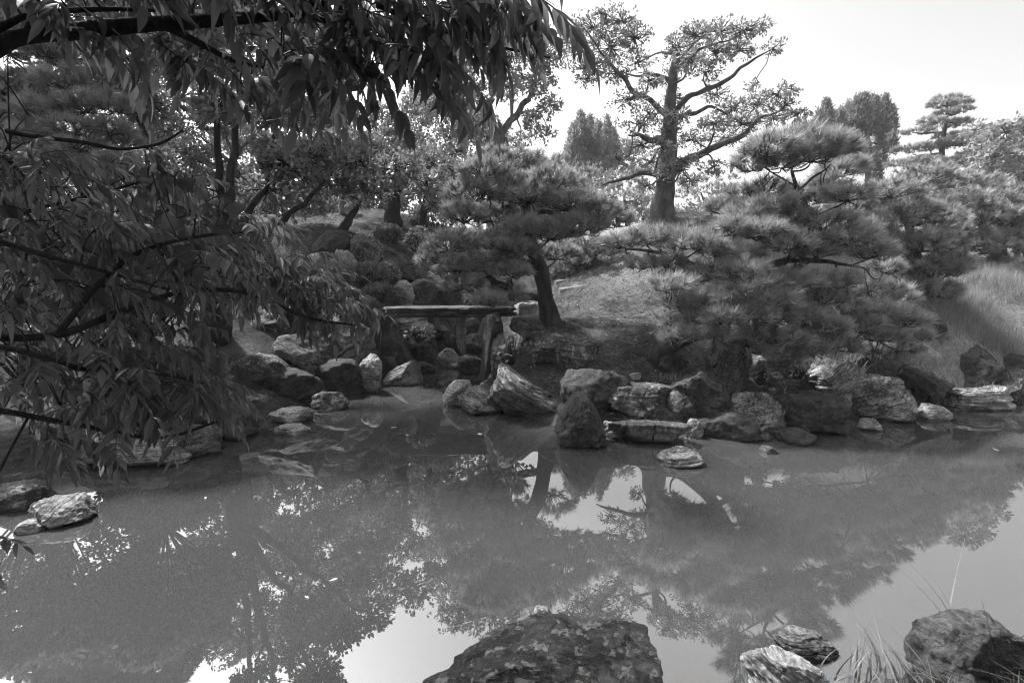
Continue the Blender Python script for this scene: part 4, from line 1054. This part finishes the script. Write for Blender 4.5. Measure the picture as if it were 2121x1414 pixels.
# ------------------------------------------------------------------ grass
def blades(name, x, y, h, wd, mat, seed, lean=0.5, z=None, segs=3):
    r = np.random.default_rng(seed)
    n = len(x)
    b = np.stack([x, y, gz(x, y) - 0.01 if z is None else z], -1)
    h = h * (1 + 0.55 * fbm(np.stack([x * 2.2, y * 2.2, x * 0], -1), 2, seed))
    an = r.uniform(0, 2 * pi, n)
    d = np.stack([np.cos(an), np.sin(an), an * 0], -1) * (r.uniform(0.1, 1.0, n) * lean)[:, None]
    s = unit(np.stack([-np.sin(an), np.cos(an), an * 0], -1) + r.normal(size=(n, 3)) * 0.3) * wd * 0.5
    hh = (h * r.uniform(0.5, 1.15, n))[:, None]
    rows = []
    for k in range(segs + 1):
        t = k / segs
        c = b + np.array([0, 0, 1.0]) * hh * (t - 0.28 * lean * t * t) + d * hh * t * t
        w = s * (1 - t * 0.92)
        rows += [c - w, c + w]
    V = np.stack(rows, 1)
    m = V.shape[1]
    F = np.concatenate([np.stack([2 * k + np.zeros(n, int), 2 * k + 1 + np.zeros(n, int), 2 * k + 3 + np.zeros(n, int), 2 * k + 2 + np.zeros(n, int)], -1)[:, None] for k in range(segs)], 1)
    F = F + (np.arange(n) * m)[:, None, None]
    v = np.repeat(np.clip(0.5 + 0.25 * r.normal(size=n), 0, 1), m)
    return obj(name, V.reshape(-1, 3), F.reshape(-1, 4), M[mat], attrs={'v': v})
r = np.random.default_rng(5)
n = 60000
x, y = r.uniform(4.4, 12, n), r.uniform(6.2, 12.5, n)
k = (shore_dist(x, y) > 0.4) & (vnoise(np.stack([x * 0.9, y * 0.9, x * 0], -1), 3) > -0.35) & (x > 4.2 + 0.14 * (y - 6.6))
tag(blades('tall_grass', x[k], y[k], 0.30, 0.009, 'grass', 6, 0.8), 'pale long grass covering the sunny bank on the right', 'grass', kind='stuff')
n = 60000
x, y = r.uniform(-0.5, 6.5, n), r.uniform(6.0, 16.5, n)
q = np.stack([x, y, x * 0], -1)
k = (shore_dist(x, y) > 0.35) & (vnoise(q * 1.1, 8) + 0.35 * vnoise(q * 4, 9) + np.clip((y - 8.5) / 5, -0.35, 0.6) > 0.12)
tag(blades('short_turf', x[k], y[k], 0.07, 0.008, 'grass_dry', 7, 0.9, segs=2), 'thin patchy turf on the slope behind the stones', 'grass', kind='stuff')
n = 26000
x, y = r.uniform(-6, 0, n), r.uniform(9, 18, n)
q = np.stack([x, y, x * 0], -1)
k = (shore_dist(x, y) > 0.8) & (vnoise(q * 1.0, 18) + 0.3 * vnoise(q * 4, 9) > 0.15)
tag(blades('terrace_turf', x[k], y[k], 0.06, 0.010, 'grass_dry', 8, 0.9, segs=2), 'short mossy turf on the far left slope', 'grass', kind='stuff')
n = 9000
x, y = np.concatenate([r.uniform(-0.6, 6.0, n), r.uniform(-6, 0, n)]), np.concatenate([r.uniform(5.6, 13, n), r.uniform(8, 17, n)])
k = shore_dist(x, y) > 0.15
x, y = x[k], y[k]
pos = np.stack([x, y, gz(x, y) + 0.008], -1)
an = r.uniform(0, 2 * pi, len(x))
dl = np.stack([np.cos(an), np.sin(an), r.normal(size=len(x)) * 0.25], -1) * r.uniform(0.012, 0.05, len(x))[:, None]
sl_ = np.stack([-np.sin(an), np.cos(an), r.normal(size=len(x)) * 0.25], -1) * r.uniform(0.004, 0.014, len(x))[:, None]
Vl = np.stack([pos - dl, pos + sl_, pos + dl, pos - sl_], 1).reshape(-1, 3)
tag(obj('fallen_leaves', Vl, np.arange(len(Vl)).reshape(-1, 4), M['litter'], attrs={'v': np.repeat(r.uniform(0, 1, len(x)), 4)}), 'fallen leaves and needles scattered over the bare slopes', 'leaf litter', kind='stuff')
def fore(name, label, boxes, h, wd, seed, lean):
    X, Y_ = [], []
    rr = np.random.default_rng(seed)
    for x0, x1, y0, y1, n in boxes:
        X.append(rr.uniform(x0, x1, n)); Y_.append(rr.uniform(y0, y1, n))
    X, Y_ = np.concatenate(X), np.concatenate(Y_)
    return tag(blades(name, X, Y_, h, wd, 'grass_near', seed, lean, z=np.maximum(gz(X, Y_), 0) - 0.01, segs=6), label, 'grass', kind='stuff')
fore('shore_grass', 'arching grass blades on the near shore at lower right', [(1.3, 2.5, 1.8, 2.1, 120), (1.7, 2.5, 1.74, 2.05, 520), (1.4, 2.3, 1.55, 1.8, 260)], 0.25, 0.010, 61, 1.3)
fore('reed_blades', 'a few tall blades at the lower right corner', [(1.8, 2.3, 1.8, 2.1, 16)], 0.62, 0.011, 62, 0.9)
for k, (xx, yy, hh) in enumerate([(1255, 770, 0.12), (1390, 778, 0.12), (1690, 745, 0.18), (1720, 735, 0.18), (1900, 745, 0.14), (1935, 748, 0.12), (2040, 795, 0.12), (1265, 795, 0.12)]):
    c = P(xx, yy, 6.5)
    xs, ys = c[0] + r.normal(size=60) * 0.10, c[1] + r.normal(size=60) * 0.08
    tag(blades('grass_tuft', xs, ys, hh, 0.006, 'grass', 70 + k, 1.0, z=np.full(60, c[2] - 0.05)), 'small tuft of grass growing between the bank stones', 'grass', 'grass tufts between the bank stones', kind='stuff')

# ------------------------------------------------------------------ near leaves hanging into the picture
def leaflet_mesh(L, W, r, curl=0.3, fold=0.25):
    n = 6
    t = np.linspace(0, 1, n)
    wv = W * np.sin(pi * t ** 0.75) ** 0.9 * (1 - 0.25 * t)
    wv[-1] = 0
    zc = -curl * L * t * t
    xc = L * t * (1 - 0.12 * curl * t)
    mid = np.stack([xc, t * 0, zc], -1)
    lf = np.stack([xc, wv, zc + wv * fold], -1)[1:-1]
    rt = np.stack([xc, -wv, zc + wv * fold], -1)[1:-1]
    V = np.vstack([mid, lf, rt])
    F = []
    a, b = n, n + (n - 2)
    F += [(0, 1, a), (0, b, 1)]
    for k in range(1, n - 2):
        F += [(k, k + 1, a + k), (k, a + k, a + k - 1), (k, b + k - 1, b + k), (k, b + k, k + 1)]
    F += [(n - 2, n - 1, a + n - 3), (n - 2, b + n - 3, n - 1)]
    return V, np.array(F)
def frame(d, up):
    d = unit(d)
    s = unit(np.cross(up, d))
    return np.stack([d, s, np.cross(d, s)], 0)
def compound(seed, length=0.36, pairs=6, LL=0.105, LW=0.0155, start=10, end=-70):
    """drooping pinnate leaf along +X; returns stalk tube and leaflets"""
    r = np.random.default_rng(seed)
    n = 14
    ang = np.radians(np.linspace(start, end, n))
    st = np.cumsum(np.stack([np.cos(ang), 0.15 * np.sin(np.linspace(0, 2, n) + seed), np.sin(ang)], -1) * length / n, 0)
    st = np.vstack([[0, 0, 0], st])
    stalk = tube(st, np.linspace(0.0028, 0.001, n + 1), 4)
    lv = []
    for k in range(pairs):
        i = int(3 + k * (n - 3) / pairs)
        p, t = st[i], unit(st[min(i + 1, n)] - st[i - 1])
        for sgn in (-1, 1):
            d = unit(t * r.uniform(0.5, 0.7) + np.array([0, sgn * r.uniform(0.62, 0.85), 0]) + np.array([0, 0, -r.uniform(0.3, 0.7)]))
            V, F = leaflet_mesh(LL * r.uniform(0.8, 1.12) * (0.8 + 0.35 * sin(pi * (k + 0.7) / pairs)), LW * r.uniform(0.8, 1.3), r, r.uniform(0.0, 0.7), r.uniform(0.05, 0.6))
            up = unit(np.array([0.2 * r.normal(), -sgn * 0.2, 1.0]))
            lv.append((V @ frame(d, up) + p, F))
    V, F = leaflet_mesh(LL, LW, r, 0.2, 0.2)
    lv.append((V @ frame(unit(st[-1] - st[-2]), np.array([0.3, 0.0, 1.0])) + st[-1], F))
    return stalk, lv
COMP = []
for k in range(10):
    COMP.append(compound(500 + k, 0.30 + 0.012 * k, 6 + k % 3, 0.10 + 0.004 * (k % 4), 0.0150, [20, 5, -10, 28, -25][k % 5], [-70, -50, -75, -40, -80][k % 5]))
def comp_mesh(stalk, lv, name):
    V, F, n = [stalk[0]], [np.vstack([stalk[1][:, [0, 1, 2]], stalk[1][:, [0, 2, 3]]])], len(stalk[0])
    A = [np.full(n, 0.3)]
    r = np.random.default_rng(n)
    for v, f in lv:
        V.append(v); F.append(f + n); n += len(v); A.append(np.full(len(v), r.uniform(0.2, 0.8)))
    return mesh(name, np.vstack(V), np.vstack(F), M['leaf_near'], attrs={'v': np.concatenate(A)})
CMESH = [comp_mesh(s, l, 'compound_leaf') for s, l in COMP]
SMESH = [mesh('leaf_stalk', s[0], s[1], M['leaf_near'], attrs={'v': np.full(len(s[0]), 0.3)}) for s, l in COMP]
LMESH = [[mesh('leaflet', v, f, M['leaf_near'], attrs={'v': np.full(len(v), 0.2 + 0.6 * ((k * 37) % 10) / 10)}) for k, (v, f) in enumerate(l)] for s, l in COMP]

def inside(px, py, poly):
    c = False
    for i in range(len(poly)):
        (x1, y1), (x2, y2) = poly[i], poly[i - 1]
        if (y1 > py) != (y2 > py) and px < (x2 - x1) * (py - y1) / (y2 - y1) + x1:
            c = not c
    return c
def near_tree(label, name, mains, zones, seed, split=23, group=None, cat='tree', stem=None, crown=()):
    """mains: list of (points, radius); zones: (polygon, how many, (Ymin, Ymax), (yaw lo, hi), (scale lo, hi))"""
    r = np.random.default_rng(seed)
    first = PL(mains[0][0], 1.6)[0]
    tree = empty(name, (first[0], first[1], float(gz(first[0], first[1])[0])))
    tag(tree, label, cat, group)
    nodes = []
    for pts, rad in mains:
        l = smooth_line(PL(pts, 1.6), 30, 0.02, seed + len(nodes))
        lr = rad * np.linspace(1, 0.35, 30)
        V, F = tube(l, lr, 10, 0.2, seed)
        obj('branch', V, F, M['bark_dark'], tree, smooth=True)
        nodes.append(np.hstack([l, lr[:, None]]))
    nodes = [np.vstack(nodes)]
    targets = []
    for poly, n, (y0, y1), yaw, sc in zones:
        xs, ys = [p[0] for p in poly], [p[1] for p in poly]
        c = 0
        while c < n:
            px, py = r.uniform(min(xs), max(xs)), r.uniform(min(ys), max(ys))
            if inside(px, py, poly):
                targets.append((P(px, py, r.uniform(y0, y1)), radians(r.uniform(*yaw)), r.uniform(*sc)))
                c += 1
    N = nodes[0]
    targets.sort(key=lambda t: np.min(np.linalg.norm(N[:, :3] - t[0], axis=1)))
    tw = Geo()
    spots = []
    for p, yaw, sc in targets:
        k = nearest(N, p)
        st = N[k, :3]
        d = np.linalg.norm(p - st)
        l = smooth_line([st, (st + p) / 2 + np.array([0, 0, 0.08 * d]) + r.normal(size=3) * 0.04 * d, p], 8)
        lr = np.linspace(min(N[k, 3] * 0.8, 0.0035 + 0.006 * d), 0.002, 8)
        tw.add(*tube(l, lr, 4))
        N = np.vstack([N, np.hstack([l, lr[:, None]])[3:]])
        spots.append((p, yaw, sc))
    tw.out('twigs', M['twig'], tree, kind='stuff')
    if stem is not None:
        sl = smooth_line(stem, 30, 0.05, seed)
        V, F = tube(sl, np.linspace(0.14, 0.05, 30), 12, 0.2, seed)
        obj('trunk', V, F, M['bark_dark'], tree, smooth=True)
    ge = Geo()
    for c in crown:                               # unseen leaf clumps, added overhead and beside the photographer to shade the near leaves
        c = np.array(c, float)
        w = unit(r.normal(size=(420, 3)))
        pos = c[:3] + w * (r.uniform(0.2, 1, (420, 1)) ** 0.5) * c[3:]
        V, F = leaf_quads(pos, unit(w + np.array([0, 0, -0.4])), 6, 0.12, 0.022, r, 0.8, 0.5)
        ge.add(V, F, 0.5)
    ge.out('crown', M['leaf_near'], tree, kind='stuff')  # only the added shading clumps, all out of view
    spots.sort(key=lambda s: -s[2] / s[0][1])
    for i, (p, yaw, sc) in enumerate(spots[:300]):
        v = int(r.integers(len(COMP)))
        o = bpy.data.objects.new('leaf', (SMESH if i < split else CMESH)[v])
        link(o, tree, p)
        o.rotation_euler = (r.normal() * 0.25, r.normal() * 0.25, yaw)
        o.scale = (sc * r.uniform(0.85, 1.15), sc * r.uniform(0.75, 1.25), sc * r.uniform(0.8, 1.2))
        if i < split:
            for m_ in LMESH[v]:
                c = bpy.data.objects.new('leaflet', m_)
                COL.objects.link(c)
                c.parent = o
    rest = spots[300:]
    if rest:
        ge = Geo()
        for p, yaw, sc in rest:
            stalk, lv = COMP[int(r.integers(len(COMP)))]
            R = np.array([[cos(yaw), sin(yaw), 0], [-sin(yaw), cos(yaw), 0], [0, 0, 1]])
            for v, f in lv:
                ge.add((v * sc) @ R + p, f, r.uniform(0.2, 0.8))
        ge.out('foliage', M['leaf_near'], tree, kind='stuff')
    return tree

near_tree('dark overhanging tree whose long compound leaves hang across the top', 'overhanging_tree',
    [([(-420, 330, 1.5), (-150, 190, 1.5), (0, 100, 1.5), (85, 72, 1.5), (300, 48, 1.55), (450, 40, 1.6), (620, 28, 1.65), (800, -30, 1.7), (1000, -60, 1.8)], 0.027),
     ([(-160, 130, 1.4), (0, 66, 1.45), (60, 40, 1.5), (160, 24, 1.5), (320, 22, 1.55)], 0.012), ([(330, 48, 1.55), (400, 85, 1.6), (480, 128, 1.7), (545, 140, 1.75)], 0.012),
     ([(620, 25, 1.65), (705, 62, 1.7), (800, 118, 1.8), (905, 180, 1.85)], 0.009), ([(780, 10, 1.7), (870, 45, 1.75), (950, 75, 1.8), (1050, 100, 1.85), (1140, 120, 1.9)], 0.009),
     ([(60, 70, 1.5), (75, 20, 1.5), (85, -60, 1.5)], 0.014), ([(15, 272, 1.5), (160, 290, 1.5), (250, 308, 1.55), (330, 295, 1.6), (380, 270, 1.6)], 0.007)],
    [([(-80, -160), (1060, -160), (1080, -20), (1000, 20), (900, 10), (700, 10), (400, 0), (200, -10), (-80, 10)], 78, (1.35, 1.95), (-55, 55), (0.75, 0.98)),
     ([(560, 0), (980, 0), (1020, 60), (900, 100), (780, 140), (640, 180), (560, 120)], 60, (1.45, 2.0), (-50, 50), (0.7, 0.95)),
     ([(300, 30), (600, 30), (620, 180), (560, 280), (440, 230), (340, 160)], 34, (1.6, 2.2), (-60, 60), (0.65, 0.9)),
     ([(40, 30), (300, 30), (320, 70), (60, 80)], 7, (1.5, 2.0), (-60, 60), (0.7, 0.9)),
     ([(-500, -900), (1200, -900), (1200, -160), (-500, -160)], 120, (1.2, 2.6), (-180, 180), (0.9, 1.1))], 91, stem=[(-2.75, 0.2, 0.3), (-2.6, 0.5, 1.2), (-2.3, 1.2, 2.1), (-2.4, 0.9, 3.2), (-2.2, 0.6, 4.6)],  # last zone: leaves above the frame, added for their shade
    crown=[(-2.6, 0.0, 3.4, 1.1, 1.2, 0.7), (-1.4, -0.8, 3.4, 1.0, 1.0, 0.6), (-3.2, -1.4, 2.8, 1.0, 1.0, 0.9), (-2.2, -2.2, 2.2, 1.0, 0.8, 1.0), (-0.9, -2.4, 2.6, 0.9, 0.8, 0.8), (-3.8, 0.2, 2.4, 0.8, 1.0, 1.0), (-1.8, 0.4, 4.2, 1.2, 1.0, 0.6), (-0.4, -1.0, 3.9, 0.9, 0.9, 0.5), (-3.4, -0.6, 1.4, 0.7, 0.9, 0.8), (-2.0, 1.2, 3.8, 1.0, 0.8, 0.5), (-0.7, 0.6, 4.0, 0.9, 0.7, 0.4),
    (-2.6, 3.0, 4.7, 1.2, 1.2, 0.6), (-3.7, 2.2, 4.5, 1.1, 1.1, 0.6), (-3.0, 4.0, 5.5, 0.9, 0.9, 0.4)])  # unseen clumps added for shade; this row stands in the sun's path
near_tree('drooping compound-leaved sapling filling the dark lower left', 'drooping_sapling',
    [([(-300, 640, 1.3), (-60, 690, 1.4), (120, 690, 1.5), (260, 640, 1.6), (400, 600, 1.7), (520, 610, 1.8), (640, 660, 1.9), (730, 672, 2.0)], 0.013), ([(-200, 820, 1.3), (0, 850, 1.4), (160, 880, 1.5), (330, 905, 1.6), (460, 870, 1.7)], 0.010),
     ([(-200, 700, 1.3), (40, 720, 1.35), (180, 760, 1.4), (330, 770, 1.5), (450, 800, 1.6)], 0.010), ([(120, 690, 1.5), (260, 540, 1.6), (420, 500, 1.7), (540, 480, 1.8)], 0.009), ([(-100, 480, 1.4), (60, 520, 1.4), (200, 560, 1.5), (350, 600, 1.6)], 0.009)],
    [([(-60, 300), (330, 340), (440, 430), (470, 540), (420, 640), (350, 730), (250, 810), (-60, 830)], 250, (1.3, 2.4), (-70, 70), (0.40, 0.66)),
     ([(380, 420), (520, 450), (620, 520), (660, 590), (580, 610), (460, 590), (380, 540)], 62, (1.8, 2.5), (-60, 60), (0.45, 0.7)),
     ([(540, 560), (680, 570), (740, 620), (700, 650), (580, 650)], 34, (1.9, 2.3), (-40, 40), (0.5, 0.7)), ([(220, 740), (390, 750), (460, 810), (400, 840), (180, 850)], 50, (1.5, 2.0), (-60, 50), (0.42, 0.65)),
     ([(20, 870), (140, 880), (170, 920), (50, 920)], 7, (1.5, 1.7), (-40, 30), (0.5, 0.7)), ([(-80, 1110), (-40, 1110), (-40, 1140), (-80, 1140)], 2, (1.2, 1.3), (-40, 20), (0.4, 0.5))], 92)

def vine(label, seed, stems, zones):
    r = np.random.default_rng(seed)
    first = PL(stems[0], 1.8)[0]
    o = empty('broad_leaved_vine', (first[0], first[1], float(gz(first[0], first[1])[0])))
    tag(o, label, 'vine')
    N = []
    for st in stems:
        l = smooth_line(PL(st, 1.8), 30, 0.03, seed)
        V, F = tube(l, np.linspace(0.007, 0.003, 30), 6)
        obj('stem', V, F, M['bark_dark'], o, smooth=True)
        N.append(l)
    N = np.vstack(N)
    t = np.linspace(0, 1, 7)
    base = []
    for k in range(4):
        rr = np.random.default_rng(seed + k)
        wv = 0.045 * np.sin(pi * t ** 0.6) ** 0.8
        wv[-1] = 0
        x = 0.10 * t - 0.012 * (wv > 0.03)
        z = -0.03 * t * t
        mid, lf, rt = np.stack([0.10 * t, t * 0, z], -1), np.stack([x, wv, z + wv * 0.2], -1)[1:-1], np.stack([x, -wv, z + wv * 0.25], -1)[1:-1]
        V = np.vstack([mid, lf, rt])
        F = [(0, 1, 7), (0, 12, 1), (5, 6, 11), (5, 16, 6)]
        for q_ in range(1, 5):
            F += [(q_, q_ + 1, 7 + q_), (q_, 7 + q_, 6 + q_), (q_, 11 + q_, 12 + q_), (q_, 12 + q_, q_ + 1)]
        base.append(mesh('broad_leaf', V, F, M['leaf_vine'], attrs={'v': np.full(len(V), 0.3 + 0.12 * k)}))
    tw = Geo()
    for poly, n, (y0, y1), (s0, s1) in zones:
        xs, ys = [p[0] for p in poly], [p[1] for p in poly]
        c = 0
        while c < n:
            px, py = r.uniform(min(xs), max(xs)), r.uniform(min(ys), max(ys))
            if not inside(px, py, poly): continue
            c += 1
            p = P(px, py, r.uniform(y0, y1))
            b = bpy.data.objects.new('leaf', base[int(r.integers(4))])
            link(b, o, p)
            b.rotation_euler = (r.normal() * 0.7, 0.7 + r.normal() * 0.5, r.uniform(-pi, pi))
            s_ = r.uniform(s0, s1)
            b.scale = (s_, s_, s_)
            st = N[nearest(np.hstack([N, N[:, :1]]), p)]
            tw.add(*tube(smooth_line([st, (st + p) / 2 + np.array([0, 0, 0.02]), p], 6), np.linspace(0.003, 0.0015, 6), 3))
            N = np.vstack([N, p])
    tw.out('leaf_stalks', M['twig'], o, kind='stuff')
vine('tangled broad-leaved vine over the dark left side', 95,
     [[(-150, 520, 1.6), (40, 440, 1.7), (200, 400, 1.8), (340, 370, 1.9), (460, 400, 2.0)], [(-100, 300, 1.5), (20, 330, 1.6), (80, 420, 1.7), (180, 520, 1.8), (330, 560, 1.9), (500, 500, 2.0)]],
     [([(-40, 330), (340, 340), (480, 400), (520, 500), (420, 600), (200, 620), (-40, 640)], 170, (1.5, 2.3), (0.45, 0.85)), ([(-40, 120), (90, 120), (110, 330), (-40, 330)], 10, (1.4, 1.7), (0.4, 0.6)), ([(-40, 620), (350, 600), (420, 700), (300, 860), (-40, 880)], 60, (1.5, 2.2), (0.4, 0.7))])

# ------------------------------------------------------------------ leaves floating on the pond
for k, (px, py, sc, lab) in enumerate([(808, 885, 0.8, 'pale fallen leaf floating left of the wedge stone'), (2068, 934, 0.9, 'pale fallen leaf floating near the right edge'), (640, 1238, 0.35, 'tiny pale leaf floating in the left reflection'), (700, 1196, 0.5, 'small pale leaf floating in the dark reflection'), (426, 1028, 0.5, 'small bright leaf floating near the left shore')]):
    p = G(px, py, 0.004)
    V, F = leaflet_mesh(0.11 * sc, 0.02 * sc, None, -0.05, 0.15)
    o = bpy.data.objects.new('floating_leaf', mesh('floating_leaf', V, F, M['floating'], attrs={'v': np.full(len(V), 0.5)}))
    link(o, None, p)
    o.rotation_euler = (0, 0, k * 1.3)
    tag(o, lab, 'leaf', 'leaves floating on the pond')

# ------------------------------------------------------------------ air
hz, hnt = new_mat('garden_haze')
pv = nd(hnt, 'ShaderNodeVolumePrincipled', Density=0.0013, Anisotropy=0.2)
pv.inputs['Color'].default_value = (0.95, 0.95, 0.95, 1)
ho = nd(hnt, 'ShaderNodeOutputMaterial')
hnt.links.new(pv.outputs[0], ho.inputs['Volume'])
bb = [(x, y, z) for z in (-1.7, 13.0) for x, y in ((-640, -340), (640, -340), (640, 960), (-640, 960))]
haze = obj('haze', bb, [(3, 2, 1, 0), (4, 5, 6, 7), (0, 1, 5, 4), (1, 2, 6, 5), (2, 3, 7, 6), (3, 0, 4, 7)], hz)
tag(haze, kind='stuff')
